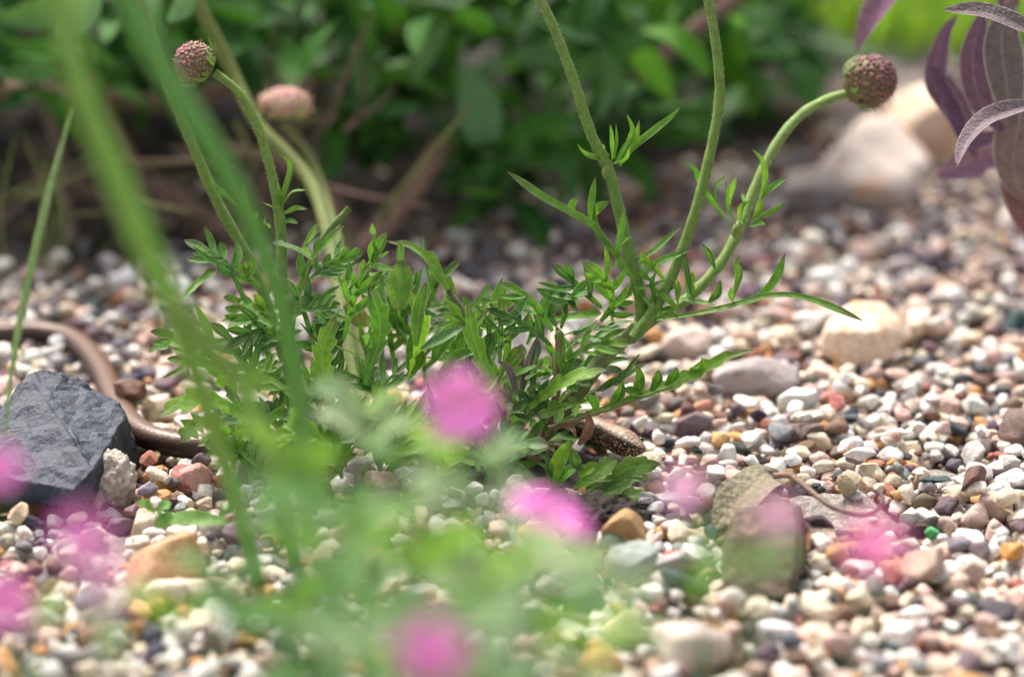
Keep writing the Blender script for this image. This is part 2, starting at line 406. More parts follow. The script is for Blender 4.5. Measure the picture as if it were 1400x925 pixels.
# ------------------------------------------------------------------ the slow worm
def worm():
    ctr = [G(-130, 452, .5), G(-30, 458, .5), G(55, 455, .5), G(105, 468, .5), G(138, 505, .5), G(160, 553, .5), G(192, 590, .5), G(240, 607, .48), G(310, 612, .45), G(420, 605, .45), G(520, 615, .45), G(620, 625, .45), G(700, 612, .5),
           P(752, 578, 103.6), P(795, 580, 102.4), P(835, 596, 101.2), P(866, 610, 100.2), P(881, 615, 99.7)]
    n = 760; sp = spline(ctr, n)
    L = [0.]
    for a, b_ in zip(sp, sp[1:]): L.append(L[-1]+(b_-a).length)
    tot = L[-1]; K = 28; b = MB()
    vs = []; u = []; ang = []; hd = []
    for i in range(n):
        t = (sp[min(i+1, n-1)]-sp[max(i-1, 0)]).normalized()
        up = (Vector((0, 0, 1))-t*t.z).normalized()
        if L[i] > tot-9: up = (up+TOCAM*.25*min(1, (L[i]-tot+9)/5)); up = (up-t*up.dot(t)).normalized()
        side = t.cross(up)
        e = tot-L[i]                                           # distance to the snout
        hw = np.interp(e, [0, .05, .16, .35, .65, 1.0, 1.4, 2.0, 4, 12], [.03, .11, .19, .28, .385, .48, .49, .46, .45, .47])
        hh = np.interp(e, [0, .05, .16, .35, .65, 1.0, 1.4, 2.0, 4, 12], [.03, .10, .175, .265, .37, .46, .47, .45, .44, .45])
        for k in range(K):
            a = 2*math.pi*k/K
            x, y = math.sin(a), math.cos(a)
            ex = abs(x)**.9*math.copysign(1, x); ey = y if y > 0 else -abs(y)**.8
            flat = 1.0
            if e < 1.3 and y > 0: flat = 1-.12*(1-e/1.3)*y          # flatter crown
            r = 1.0
            if .06 < e < 1.05:                                     # mouth line
                aa = abs((a if a < math.pi else 2*math.pi-a)-1.95); r -= .10*math.exp(-(aa/.09)**2)
                be = abs((a if a < math.pi else 2*math.pi-a)-.98); r += .07*math.exp(-(be/.25)**2)*math.exp(-((e-.7)/.4)**2)   # brow
            vs.append(sp[i]+side*(hw*ex*r)+up*(hh*ey*r*flat))
            u.append(L[i]); ang.append((a if a <= math.pi else 2*math.pi-a)/math.pi); hd.append(max(0, 1-max(0, e-1.2)/3.4))
    fs = [(i*K+k, i*K+(k+1) % K, (i+1)*K+(k+1) % K, (i+1)*K+k) for i in range(n-1) for k in range(K)]
    fs.append(tuple(range(K)))
    vs.append(sp[-1]+(sp[-1]-sp[-2]).normalized()*.02); u.append(tot); ang.append(.5); hd.append(1.)
    fs += [((n-1)*K+k, (n-1)*K+(k+1) % K, n*K) for k in range(K)]
    b.add(vs, fs, [(a/100, g, h, 1) for a, g, h in zip(u, ang, hd)])
    base = G(300, 612)
    t_ = thing('slow_worm', base, 'bronze brown slow worm, a legless lizard, coming out from under the plant', 'lizard')
    # skin
    m, nn, bb = mat('slow_worm_skin'); T = attr(nn, 'tint')
    sep = N(nn, 'ShaderNodeSeparateColor'); link(nn, T.outputs['Color'], sep.inputs[0])
    uu, aa, hh = sep.outputs
    cmb = N(nn, 'ShaderNodeCombineXYZ'); link(nn, math_(nn, 'MULTIPLY', uu, 100.), cmb.inputs[0]); link(nn, math_(nn, 'MULTIPLY', aa, 1.45), cmb.inputs[1])
    vo = N(nn, 'ShaderNodeTexVoronoi', Scale=7.5, Randomness=.55); link(nn, cmb.outputs[0], vo.inputs['Vector'])
    vo2 = N(nn, 'ShaderNodeTexVoronoi', Scale=10.5, Randomness=.8); link(nn, cmb.outputs[0], vo2.inputs['Vector'])
    nz_ = noise_(nn, cmb.outputs[0], 6., 4, .6)
    back = mixc(nn, ramp(nn, aa, [(0, .9), (.03, 0.0), (.12, .2), (.2, .0), (.3, 1)]), (.125, .060, .034), (.055, .027, .017))
    back = mixc(nn, 1.0, back, ramp(nn, nz_, [(.3, .75), (.7, 1.2)]), 'MULTIPLY')
    back = mixc(nn, ramp(nn, math_(nn, 'SINE', math_(nn, 'MULTIPLY', aa, 62.)), [(.55, 0), (.95, .55)]), back, (.055, .028, .018))
    body = mixc(nn, ramp(nn, aa, [(.36, 0), (.46, 1)]), back, (.03, .018, .014))
    # head and neck: bronze crown, dark side flecked with gold
    crown = mixc(nn, ramp(nn, vo.outputs['Distance'], [(.1, 0), (.5, 1)]), (.44, .29, .17), (.17, .10, .055))
    fleck = ramp(nn, vo2.outputs['Distance'], [(.32, 1), (.46, 0)])
    flank = mixc(nn, fleck, (.07, .03, .017), (.70, .52, .32))
    flank = mixc(nn, ramp(nn, aa, [(.31, 0), (.37, 1)]), mixc(nn, .06, (.03, .016, .012), flank), flank)
    head = mixc(nn, ramp(nn, math_(nn, 'ADD', aa, math_(nn, 'MULTIPLY', math_(nn, 'SUBTRACT', nz_, .5), .08)), [(.20, 0), (.235, 1)]), crown, flank)
    c = mixc(nn, ramp(nn, hh, [(.2, 0), (.75, 1)]), body, head)
    link(nn, c, bb.inputs['Base Color']); bb.inputs['Roughness'].default_value = .42; bb.inputs['Specular IOR Level'].default_value = .38
    bump_(nn, bb, vo.outputs['Distance'], .35, .0005)
    bod = b.build('body', m, t_)
    # eye
    p, q = sp[-1], sp[-14]
    d_ = (sp[-1]-sp[-30]).normalized(); i = min(range(n), key=lambda k: abs(tot-L[k]-.62))
    up = (Vector((0, 0, 1))+TOCAM*.25); up = (up-d_*up.dot(d_)).normalized(); sd_ = d_.cross(up)
    mm, n2, b2 = mat('eye'); b2.inputs['Base Color'].default_value = (.012, .009, .008, 1); b2.inputs['Roughness'].default_value = .08
    for s_ in (1, -1):
        e = MB(); v, f = ICO[3]; cc = sp[i]+sd_*(s_*.355)+up*.15
        e.add([cc+d_*(x*.115)+sd_*(y*.08)+up*(z*.085) for x, y, z in v], f.tolist()); e.build('eye', mm, t_)
    for k in range(0, n, 8):
        if L[k] < tot-1: keep(sp[k], .33)
    keep(sp[-1], .4)
worm()
for x, y, r in ((800, 712, 1.3), (775, 700, 1.2), (830, 712, 1.2)): keep(G(x, y), r)          # dark soil lies bare here

# ------------------------------------------------------------------ gravel: dropped one by one on a height map
RES = .1; GX0, GX1, GY0, GY1 = -46., 46., 56., 186.
gw, gh = int((GX1-GX0)/RES), int((GY1-GY0)/RES)
gx = GX0+(np.arange(0, gw, 5)+.5)*RES; gy = GY0+(np.arange(0, gh, 5)+.5)*RES
GXm, GYm = np.meshgrid(gx, gy)
HB = base_h(GXm, GYm); SOIL = soilness(GXm, GYm); SAND = sandness(GXm, GYm)
HB = np.repeat(np.repeat(HB, 5, 0), 5, 1)[:gh, :gw].copy(); SOILF = np.repeat(np.repeat(SOIL, 5, 0), 5, 1)[:gh, :gw]; SANDF = np.repeat(np.repeat(SAND, 5, 0), 5, 1)[:gh, :gw]
H = HB.copy(); ID = -np.ones((gh, gw), int); FORB = np.zeros((gh, gw), bool)
for x, y, r in KEEP:
    i0, i1 = int((x-r-GX0)/RES), int((x+r-GX0)/RES); j0, j1 = int((y-r-GY0)/RES), int((y+r-GY0)/RES)
    for j in range(max(0, j0), min(gh, j1+1)):
        for i in range(max(0, i0), min(gw, i1+1)):
            if (GX0+i*RES-x)**2+(GY0+j*RES-y)**2 < r*r: FORB[j, i] = True
PROTO = []
for k in range(40):
    r = np.random.default_rng(100+k)
    PROTO.append((planes(r, int(r.integers(7, 14))), float(r.uniform(11, 42)), 100+k))
shape_cache = {}
def proto(k, sub):
    if (k, sub) not in shape_cache:
        pl, p, sd_ = PROTO[k]; shape_cache[k, sub] = stone_shape(np.random.default_rng(sd_+1), sub, pl, p, .03)
    return shape_cache[k, sub]
STONES = []                                              # (pos, half axes, R, proto, colour name, tint)
def drop(x, y, size, col=None, tint=None, asp=None, kk=None, flat=True):
    r_ = size/2; ax = np.array(asp if asp else (rng.uniform(1.0, 1.5), rng.uniform(.72, 1.02), rng.uniform(.55, .92)))*r_
    rx = (ax[0]+ax[1])/2; n_ = int(rx/RES)+1
    i, j = int((x-GX0)/RES), int((y-GY0)/RES)
    if i-n_ < 0 or j-n_ < 0 or i+n_ >= gw or j+n_ >= gh: return None
    dd = np.arange(-n_, n_+1)*RES; rr = (dd[:, None]**2+dd[None, :]**2)/(rx*rx)
    ins = rr < 1; prof = ax[2]*np.sqrt(np.maximum(0, 1-rr))
    sub = H[j-n_:j+n_+1, i-n_:i+n_+1]
    z = np.quantile((sub+prof)[ins], .80)-.06*size
    idx = len(STONES)
    newtop = z+prof; up = ins & (newtop > sub)
    sub[up] = newtop[up]; ID[j-n_:j+n_+1, i-n_:i+n_+1][up] = idx
    yaw = rng.uniform(0, 6.283); til = rng.normal(0, .22, 2)
    Rm = Matrix.Rotation(yaw, 3, 'Z') @ Matrix.Rotation(til[0], 3, 'X') @ Matrix.Rotation(til[1], 3, 'Y')
    if col is None:
        f = float(sstep(98, 128, np.array(y))); wgt = W_NEAR*(1-f)+W_FAR*f
        if size < .45: wgt = wgt*np.array([.5, .6, .9, 1., 1.6, 2.0, 2.0, 1.8, 1.2, 1.2, 1.])      # the fine grit is darker
        if x < -8 and y > 100: wgt = wgt*.5+W_NEAR*.5
        col = PN[int(rng.choice(len(PN), p=wgt/wgt.sum()))]
    if tint is None:
        tint = np.clip(np.array(PAL[col])*rng.uniform(.82, 1.12)+rng.normal(0, .012, 3), .02, .86)
    STONES.append((np.array([x, y, z]), ax, np.array(Rm), int(rng.integers(len(PROTO))) if kk is None else kk, col, (*[float(q) for q in tint], float(rng.uniform(0, 1)))))
    return idx
def cand(kc, dmax=175., soil_ok=.0, sand_ok=.05):
    best = None
    for _ in range(kc):
        d = math.sqrt(rng.uniform(64**2, dmax**2)); hw = .18*d+7
        x, y = rng.uniform(-hw, hw), d*1.0+rng.uniform(-1, 1)
        i, j = int((x-GX0)/RES), int((y-GY0)/RES)
        if not (3 < i < gw-3 and 3 < j < gh-3) or FORB[j, i]: continue
        if SOILF[j, i] > .5 and rng.random() > soil_ok+.04: continue
        if SANDF[j, i] > .35 and rng.random() > sand_ok: continue
        h = H[j, i]+.25*(H[j-2, i]+H[j+2, i]+H[j, i-2]+H[j, i+2]) - HB[j, i]*0
        if best is None or h < best[0]: best = (h, x, y)
    return best
def scatter(n, mean, sig, lo, hi, kc, dmax=175.):
    for _ in range(n):
        c_ = cand(kc, dmax, 0., (.16 if mean > .4 else .5) if mean > .28 else .95)
        if c_: drop(c_[1], c_[2], float(np.clip(rng.lognormal(math.log(mean), sig), lo, hi)))
scatter(6500, .60, .30, .28, 1.3, 4)
scatter(3600, .30, .30, .14, .45, 8, 126.)
scatter(9500, .62, .28, .32, 1.25, 5)
scatter(2600, .26, .32, .12, .42, 10, 120.)
scatter(1500, .60, .22, .40, 1.1, 3, 122.)
SPECIAL = {}
def special(px, py, size, tint, name, label, asp=None, kk=None):
    g = G(px, py, .1); k = drop(g.x, g.y, size, 'grey', tint, asp, kk)
    if k is not None: SPECIAL[k] = (name, label)
special(1275, 722, 0.45, (.10, .42, .16), 'green_bead', 'small bright green glassy pebble among the white gravel at right', (1.1, .95, .9), int(np.argmin([q[1] for q in PROTO])))
special(1278, 667, 0.85, (.06, .10, .10), 'slate_chip', 'flat dark teal slate chip on the gravel right of the curled leaf stalk', (1.3, .6, .35))
special(1385, 668, 1.02, (.80, .79, .76), 'quartz_shard', 'pointed white quartz shard at the right edge of the gravel', (.8, 1.4, .6))
special(1120, 703, 0.85, (.09, .06, .07), 'dark_pebble', 'dark purple elongated pebble on bare sand below the leaf stalk', (1.4, .7, .5))
special(1162, 672, 0.89, (.50, .40, .25), 'ochre_pebble', 'ochre blocky pebble standing on bare sand above the leaf stalk', (.8, .9, 1.1))
special(1143, 575, 0.77, (.42, .14, .12), 'red_pebble', 'brick red pebble in the white gravel right of the scabious')
special(1330, 685, 1.02, (.17, .09, .07), 'brown_pebble', 'dark reddish brown long pebble near the right edge', (1.5, .8, .6))
special(1385, 762, 0.85, (.62, .32, .10), 'spotted_pebble', 'orange pebble with dark spots at the right edge', (1.4, .8, .7))
special(1265, 795, 1.36, (.50, .36, .28), 'tan_pebble', 'large tan oval pebble below the pink blurred petals', (1.35, .85, .65))
#special(1215, 815, 1.27, (.27, .23, .19), 'umber_pebble', 'large dull umber pebble left of the tan oval pebble', (1.2, .9, .7))
special(850, 745, 1.27, (.50, .30, .14), 'rust_pebble', 'rusty orange and cream pebble below the dark soil clump', (1.1, .9, .85))
special(795, 752, 1.19, (.16, .16, .18), 'charcoal_pebble', 'dark grey pebble at the foot of the soil clump', (1.2, .8, .7))
special(868, 785, 1.53, (.33, .38, .34), 'green_pebble', 'large grey green pebble beside the rusty orange pebble', (1.1, .9, .85))
#special(818, 812, 1.10, (.66, .66, .66), 'white_shard', 'pale pointed triangular pebble below the rusty orange pebble', (.7, .6, 1.3))
special(268, 675, 1.10, (.55, .30, .26), 'rose_pebble', 'rose red pebble among small pale pebbles right of the slate block', (1.2, .9, .7))
special(202, 640, 0.77, (.42, .17, .12), 'red_pebble', 'brick red pebble right behind the sandy clump of the slate block')
special(42, 690, 1.02, (.66, .48, .30), 'amber_pebble', 'amber pebble at the front foot of the slate block')
special(25, 715, 0.94, (.70, .52, .36), 'apricot_pebble', 'apricot pebble in front of the slate block near the left edge')

def stone_verts(s, sub):
    v, f = proto(s[3], sub); v = v*s[1]
    return v@s[2].T+s[0], f
# which stones show, and how large
cnt = np.bincount(ID[ID >= 0].ravel(), minlength=len(STONES))
score = []
for k, s in enumerate(STONES):
    x, y, d = to_px(s[0])
    vis = -10 < x < 1410 and 150 < y < 935
    score.append(cnt[k]/(d*d) if vis else 0)
order = sorted(range(len(STONES)), key=lambda k: -score[k])
single = set(order[:282]) | set(SPECIAL)
LM = [('the slate block', G(70, 670)), ('the squarish block', G(1045, 790)), ('the quartz lump', G(1178, 490)), ('the orange-brown stone', G(228, 790)), ('the pale pinkish stone', G(935, 920)),
      ('the flat grey stone', G(1035, 545)), ('the dark rusty stone', G(1390, 610)), ('the lizard head', G(880, 625)), ('the curled leaf stalk', G(1160, 705)), ('the pale boulder', G(1215, 300)), ('the whitish flat stone', G(375, 490)), ('the right corner', G(1340, 870)), ('the left corner', G(60, 880))]
SAME = {}
for k in sorted(single):
    s = STONES[k]; v, f = stone_verts(s, 4 if 84 < s[0][1] < 112 else 3)
    b = MB(); b.add(v.tolist(), f.tolist(), s[5])
    if k in SPECIAL: nm, lab = SPECIAL[k]
    else:
        nm = 'pebble'; px, py, d = to_px(s[0])
        l, lp = min(LM, key=lambda q: (q[1].x-s[0][0])**2+(q[1].y-s[0][1])**2)
        dx, dy = s[0][0]-lp.x, s[0][1]-lp.y
        if l.endswith('corner'): where = 'in '+l+' at the front'+(', outermost' if abs(dx) > 2 and dx*lp.x > 0 else '')
        else: where = ('right of ' if dx > 0 else 'left of ')+l if abs(dx) > abs(dy) else ('behind ' if dy > 0 else 'in front of ')+l
        dist = math.hypot(dx, dy); far = 'close ' if dist < 2.5 else ('a little way ' if dist < 5 else 'well ')
        a = s[1]; sh = 'long' if a[0]/a[1] > 1.4 else ('flat' if a[2]/a[1] < .68 else ('rounded' if PROTO[s[3]][1] < 20 else 'angular'))
        sz = 'large' if a[0] > .62 else ('medium' if a[0] > .5 else 'small')
        lab = f"{sz} {sh} {s[4]} pebble {far}{where}" if not l.endswith('corner') else f"{sz} {sh} {s[4]} pebble {where}"
    o = tag(b.build(nm, STONE, at=s[0]), lab, 'pebble', None if k in SPECIAL else 'pebbles of the gravel')
    SAME.setdefault(lab, []).append((to_px(s[0])[0], k, o))
for lab, q in SAME.items():                              # look-alikes: tell them apart by their order from the left
    q.sort(key=lambda e: e[:2])
    if len(q) == 2: w_ = ['left one of two', 'right one of two']
    elif len(q) == 3: w_ = ['leftmost of three', 'middle one of three', 'rightmost of three']
    else: w_ = [f'{x} from left' for x in ('first', 'second', 'third', 'fourth', 'fifth', 'sixth', 'seventh', 'eighth')]
    if len(q) > 1:
        for (x_, k_, o), t_ in zip(q, w_): o['label'] = ' '.join(lab.split()[:12])+', '+t_ if len(lab.split()) > 12 else lab+', '+t_
vv, ff, cc, nb = [], [], [], 0
for k, s in enumerate(STONES):
    if k in single or (cnt[k] == 0): continue
    x, y, d = to_px(s[0])
    sub = 3 if (87 < d < 110 and s[1][0] > .27 and -30 < x < 1430) else (2 if d < 132 and s[1][0] > .16 else 1)
    v, f = stone_verts(s, sub); vv.append(v); ff.append(f+nb); nb += len(v)
    cc.append(np.tile(np.array(s[5], dtype=np.float32), (len(v), 1)))
b = MB(); b.v = np.concatenate(vv).tolist(); b.f = np.concatenate(ff).tolist(); b.c = np.concatenate(cc); b.r = np.zeros(nb)
tag(b.build('gravel', STONE), 'loose mixed gravel of white, cream, grey and purple stones covering the bed', 'gravel', kind='stuff')
print('stones', len(STONES), 'tris', len(b.f))

# ------------------------------------------------------------------ plant builders
def jit(c, a=.12): 
    k = random.uniform(1-a, 1+a); return tuple(max(0, x*k*random.uniform(1-a*.5, 1+a*.5)) for x in c)+(1.,)
def tube(b, pts, r0, r1, col, n=None, K=10, col1=None, swell=None):
    n = n or max(6, len(pts)*5); sp = spline(pts, n)
    vs, cs = [], []; ref = Vector((.3, .2, 1)).normalized()
    for i in range(n):
        t = (sp[min(i+1, n-1)]-sp[max(i-1, 0)]).normalized()
        a = t.cross(ref); a = a.normalized() if a.length > .05 else t.cross(Vector((1, 0, 0))).normalized(); c = t.cross(a)
        f = i/(n-1); r = r0+(r1-r0)*f
        if swell: r *= 1+swell*(math.exp(-(f/.05)**2)+math.exp(-((1-f)/.05)**2))
        r *= 1+.05*math.sin(i*1.7+r0*90)
        for k in range(K):
            q = 2*math.pi*k/K; rr = r*(1+.05*math.cos(3*q)); vs.append(sp[i]+a*(math.cos(q)*rr)+c*(math.sin(q)*rr))
            cs.append(col if col1 is None else tuple(col[j]*(1-f)+col1[j]*f for j in range(4)))
    fs = [(i*K+k, i*K+(k+1) % K, (i+1)*K+(k+1) % K, (i+1)*K+k) for i in range(n-1) for k in range(K)]
    fs.append(tuple(range(K))); fs.append(tuple((n-1)*K+k for k in reversed(range(K))))
    b.add(vs, fs, cs)
    return sp
def hairs(b, sp, r0, r1, dens=26, ln=.09):
    """fine pale hairs on a stem"""
    n = len(sp)
    for i in range(n-1):
        L = (sp[i+1]-sp[i]).length; t = (sp[i+1]-sp[i]).normalized()
        for _ in range(int(L*dens)+1):
            p = sp[i].lerp(sp[i+1], random.random()); o = Vector((random.gauss(0, 1), random.gauss(0, 1), random.gauss(0, 1))); o = (o-t*o.dot(t)).normalized()
            r = r0+(r1-r0)*i/n; a = p+o*r*.95; e = p+o*(r+ln*random.uniform(.5, 1.2))+Vector((0, 0, -.015)); s_ = t*.006
            b.add([a-s_, a+s_, e], [(0, 1, 2)], (.62, .66, .5, 1))
def ribbon(b, pts, wfun, nrm, col, n=14, fold=.35, tip=None, wave=0., X=5):
    sp = spline(pts, n); vs, rb, cs = [], [], []; ph = random.uniform(0, 6)
    for i in range(n):
        t = (sp[min(i+1, n-1)]-sp[max(i-1, 0)])
        t = t.normalized() if t.length > 1e-6 else Vector((0, 0, 1))
        s_ = t.cross(nrm); s_ = s_.normalized() if s_.length > .05 else t.cross(Vector((.3, 1, .2))).normalized()
        nn = s_.cross(t); f = i/(n-1); wd = wfun(f)
        for k in range(X):
            q = -1+2*k/(X-1)
            wl = wd if isinstance(wd, (int, float)) else (wd[0] if q < 0 else wd[1])
            z = abs(q)*fold*wl + (wave*wl*math.sin(ph+f*11+q*2) if wave else 0)
            vs.append(sp[i]+s_*(q*wl)+nn*z); rb.append(abs(q))
            cs.append(col if tip is None or f < .8 else tuple(col[j]*(1-(f-.8)*4)+tip[j]*(f-.8)*4 for j in range(4)))
    fs = [(i*X+k, i*X+k+1, (i+1)*X+k+1, (i+1)*X+k) for i in range(n-1) for k in range(X-1)]
    b.add(vs, fs, cs, rb)
    return sp
def lance(w, a=.55, base=.25):
    """half-width of a lance-shaped blade, widest at a"""
    def f(t):
        k = base+(1-base)*math.sin(min(1, t/a)*math.pi/2) if t < a else max(0., math.cos((t-a)/(1-a)*math.pi/2))**.8
        return max(.004, w*k)
    return f
def toothed(w, teeth, depth=.35, a=.6, base=.15):
    g = lance(w, a, base)
    def f(t):
        q = (t*teeth) % 1.0; q2 = (t*teeth+.45) % 1.0
        return (g(t)*(1-depth*(1-q)*(t > .12)), g(t)*(1-depth*(1-q2)*(t > .12)))
    return f
TIP = (.10, .05, .06, 1.)
G1, G2, G3, G4 = (.095, .23, .022), (.062, .165, .024), (.14, .285, .024), (.10, .20, .07)
def face_n(k=.6): return (Vector((0, 0, 1))*random.uniform(.35, .9)+TOCAM*random.uniform(.5, .9)+Vector((random.gauss(0, k*.6), random.gauss(0, k*.3), random.gauss(0, k*.3)))).normalized()
def simple_leaf(parent, pts, w, col=None, m=None, nrm=None, fold=.4, a=.55, base=.3, name='leaf', n=16, tip=TIP, wave=.08, f=None):
    b = MB(); ribbon(b, pts, f or lance(w, a, base), nrm or face_n(), jit(col or G1), n, fold, tip, wave); return b.build(name, m or LEAF, parent)
def pinnate(parent, pts, w=.11, lobes=6, ll=.8, lw=.12, col=None, ang=48, nrm=None, start=.25, tipw=None, name='leaf', asym=.25, m=None):
    """deeply cut scabious leaf: narrow midrib web with lance lobes to both sides and a longer end lobe"""
    b = MB(); nr = nrm or face_n(); c = jit(col or random.choice((G1, G1, G2, G3))); w *= 1.1; lw *= 1.25; ll *= 1.75
    tw = tipw or w*1.5
    def wf(t): 
        k = w*(.5+.5*min(1, t/.3)) if t < .7 else w+(tw-w)*min(1, (t-.7)/.14)
        return max(.004, k*(1 if t < .84 else max(0., math.cos((t-.84)/.16*math.pi/2))**.8))
    sp = ribbon(b, pts, wf, nr, c, 22, .3, TIP, .06)
    n = len(sp)
    for k in range(lobes):
        for sgn in (1, -1):
            if random.random() < .12: continue
            f = start+(.80-start)*(k+random.uniform(-.2, .2)+(.4 if sgn < 0 else 0))/max(1, lobes)
            i = min(n-2, max(1, int(f*(n-1)))); t = (sp[i+1]-sp[i-1]).normalized(); s_ = t.cross(nr).normalized()*sgn; nn = nr
            a_ = math.radians(ang+random.uniform(-12, 10)); L = ll*random.uniform(.5, 1.15)*(.55+.75*math.sin(math.pi*min(1, .2+.75*f)))
            d_ = (t*math.cos(a_)+s_*math.sin(a_)).normalized(); cv = random.uniform(.05, .3)
            q = [sp[i]-d_*.03, sp[i]+d_*(L*.5)+nn*(cv*.15*L), sp[i]+(d_*.92+t*.25).normalized()*L+nn*(random.uniform(-.15, .3)*L)]
            ribbon(b, q, lance(lw*random.uniform(.75, 1.2), .5, .55), (nr+Vector((random.gauss(0, .25), random.gauss(0, .2), random.gauss(0, .2)))).normalized(), c, 9, .35, TIP)
    return b.build(name, m or LEAF, parent)
def stem(parent, pts, r0, r1, col, col1=None, name='stem', hairy=True, swell=.0, K=10):
    b = MB(); sp = tube(b, pts, r0, r1, (*col, 1), None, K, (*col1, 1) if col1 else None, swell or None)
    if hairy: hairs(b, sp, r0, r1)
    return b.build(name, STEM, parent)
def bud(parent, c, axis, r, flat=1.0, n=150, cols=((.30, .10, .15), (.30, .27, .11), (.17, .07, .10)), bracts=9, bl=.55, pink=None):
    ax = axis.normalized(); a = ax.cross(Vector((.2, .1, 1))).normalized(); e = ax.cross(a)
    core = MB(); v, f = ICO[3]
    core.add([c+a*(x*r*.93)+e*(y*r*.93)+ax*(z*r*.93*flat) for x, y, z in v], f.tolist(), (.16, .13, .05, 1))
    o = core.build('flower_bud', FLORET, parent)
    fl = MB()
    for k in range(n):
        z = max(-.7, min(1, 1-1.62*(k+.5)/n+random.gauss(0, .018))); ph = k*2.39996+random.gauss(0, .10); s_ = math.sqrt(max(0, 1-z*z))
        d_ = a*(math.cos(ph)*s_)+e*(math.sin(ph)*s_)+ax*z
        p = c+a*(math.cos(ph)*s_*r*.93)+e*(math.sin(ph)*s_*r*.93)+ax*(z*r*.93*flat)
        u = d_.cross(Vector((.1, .9, .3))).normalized(); w_ = d_.cross(u)
        rr = r*1.95/math.sqrt(n)*random.uniform(.85, 1.05)
        up_ = .5+.5*d_.z; g = random.random()
        mixv = min(1, max(0, ((d_.dot(pink)*.75+.45) if pink else z*.6+.45)+random.gauss(0, .2)))
        cc_ = [cols[1][j]*(1-mixv)+cols[0][j]*mixv for j in range(3)]; cd_ = [x*.42 for x in cc_]
        rr *= random.uniform(.75, 1.15); vs = [p+d_*(r*random.uniform(.05, .13))+Vector((random.gauss(0, .02), random.gauss(0, .02), random.gauss(0, .02)))*r]; cs = [(*[x*1.35 for x in cc_], 1)]
        for ring, (q, h) in enumerate(((.6, .05), (1.0, -.02))):
            for j in range(6): 
                t_ = j*math.pi/3; vs.append(p+(u*math.cos(t_)+w_*math.sin(t_))*rr*q+d_*(r*h)); cs.append((*(cc_ if ring == 0 else cols[2]), 1))
        fs = [(0, 1+j, 1+(j+1) % 6) for j in range(6)]+[(1+j, 7+j, 7+(j+1) % 6, 1+(j+1) % 6) for j in range(6)]
        fl.add(vs, fs, cs)
    for k in range(130):                                  # dark bristles between the florets
        d_ = (a*random.gauss(0, 1)+e*random.gauss(0, 1)+ax*random.gauss(.5, .8)).normalized(); p = c+d_*(r*.95); q = p+(d_+Vector((random.gauss(0, .35), random.gauss(0, .35), random.gauss(0, .35))))*(r*random.uniform(.12, .32))
        u = d_.cross(Vector((.3, .8, .4))).normalized()*(r*.022); g = random.choice(((.10, .05, .06, 1), (.32, .22, .18, 1), (.2, .24, .1, 1))); fl.add([p-u, p+u, q], [(0, 1, 2)], g)
    fl.build('floret_cluster', FLORET, o)
    for k in range(bracts):
        ph = 2*math.pi*k/bracts+random.uniform(-.2, .2); d_ = a*math.cos(ph)+e*math.sin(ph)
        p0 = c-ax*(r*.72*flat)+d_*(r*.35); p1 = c-ax*(r*.55*flat)+d_*(r*.98); p2 = c-ax*(r*(.1+random.uniform(-.3, .3))*flat)+d_*(r*(1.0+bl*random.uniform(.25, .5)))
        simple_leaf(o, [p0, p1, p2], .11, G3, name='bract', nrm=ax, fold=.2, n=8)
    return o

# ------------------------------------------------------------------ the scabious in focus
SG, SG2 = (.115, .21, .035), (.17, .26, .055)
sc = thing('scabious_plant', PLANT, 'green scabious with finely cut leaves and pink flower buds, lizard head under it', 'plant')
D = 100.
stem(sc, path([(690, 640, 102), (745, 590, 101), (790, 535), (830, 485), (858, 460), (884, 434)], D), .34, .25, (.13, .16, .06), (.19, .24, .09), K=14)
stem(sc, path([(868, 458), (877, 425), (871, 385), (860, 345), (846, 285), (832, 232), (809, 185), (788, 120), (762, 50), (735, -10), (712, -60)], D), .23, .165, SG, SG2)
stem(sc, path([(866, 462), (890, 430), (910, 395), (932, 345), (956, 270), (974, 195), (984, 130), (979, 60), (966, -10), (955, -60)], 99.6), .205, .165, SG, SG2)
stem(sc, path([(862, 464), (895, 436), (938, 410), (985, 360), (1012, 310), (1030, 262), (1060, 200), (1092, 160), (1128, 138), (1160, 128)], 100.4, 105), .205, .18, SG, (.2, .29, .08))
bud(sc, P(1188, 112, 105), (P(1188, 112, 105)-P(1158, 126, 105)).normalized()+Vector((.1, -.25, .12)), .98, flat=1.1, n=240, cols=((.24, .075, .10), (.24, .19, .08), (.13, .06, .06)), pink=Vector((.7, 0, .6)))
stem(sc, path([(420, 600, 102), (402, 520), (392, 440), (386, 380), (384, 315), (374, 248), (352, 172), (328, 128), (294, 99)], 101), .24, .15, SG, SG2)
bud(sc, P(266, 86, 101), (P(266, 86, 101)-P(296, 100, 101)).normalized()+Vector((0, -.55, .25)), .76, flat=1.0, n=220, cols=((.38, .12, .17), (.25, .26, .09), (.20, .13, .08)), bl=.9, bracts=13, pink=Vector((-.8, -.1, .5)))
stem(sc, path([(184, -20), (222, 95), (262, 195), (300, 282), (342, 358), (370, 430), (392, 500), (420, 590)], 102, 103), .19, .22, SG2, SG)
stem(sc, path([(255, -25, 116), (318, 100, 116), (352, 170, 115), (418, 240, 114), (446, 310, 112), (468, 420, 109), (500, 560, 106), (560, 620, 103)], 112), .28, .26, (.15, .18, .045), (.12, .16, .04), hairy=False)
stem(sc, path([(388, 168, 117), (424, 215, 117), (452, 290, 115), (478, 400, 111), (505, 540, 107), (560, 615, 104)], 114), .18, .2, (.16, .18, .055), (.12, .16, .04), hairy=False)
bud(sc, P(390, 142, 117), Vector((.05, -.1, 1)), 1.15, flat=.5, n=90, cols=((.48, .20, .20), (.38, .36, .14), (.3, .2, .12)), bl=.6)
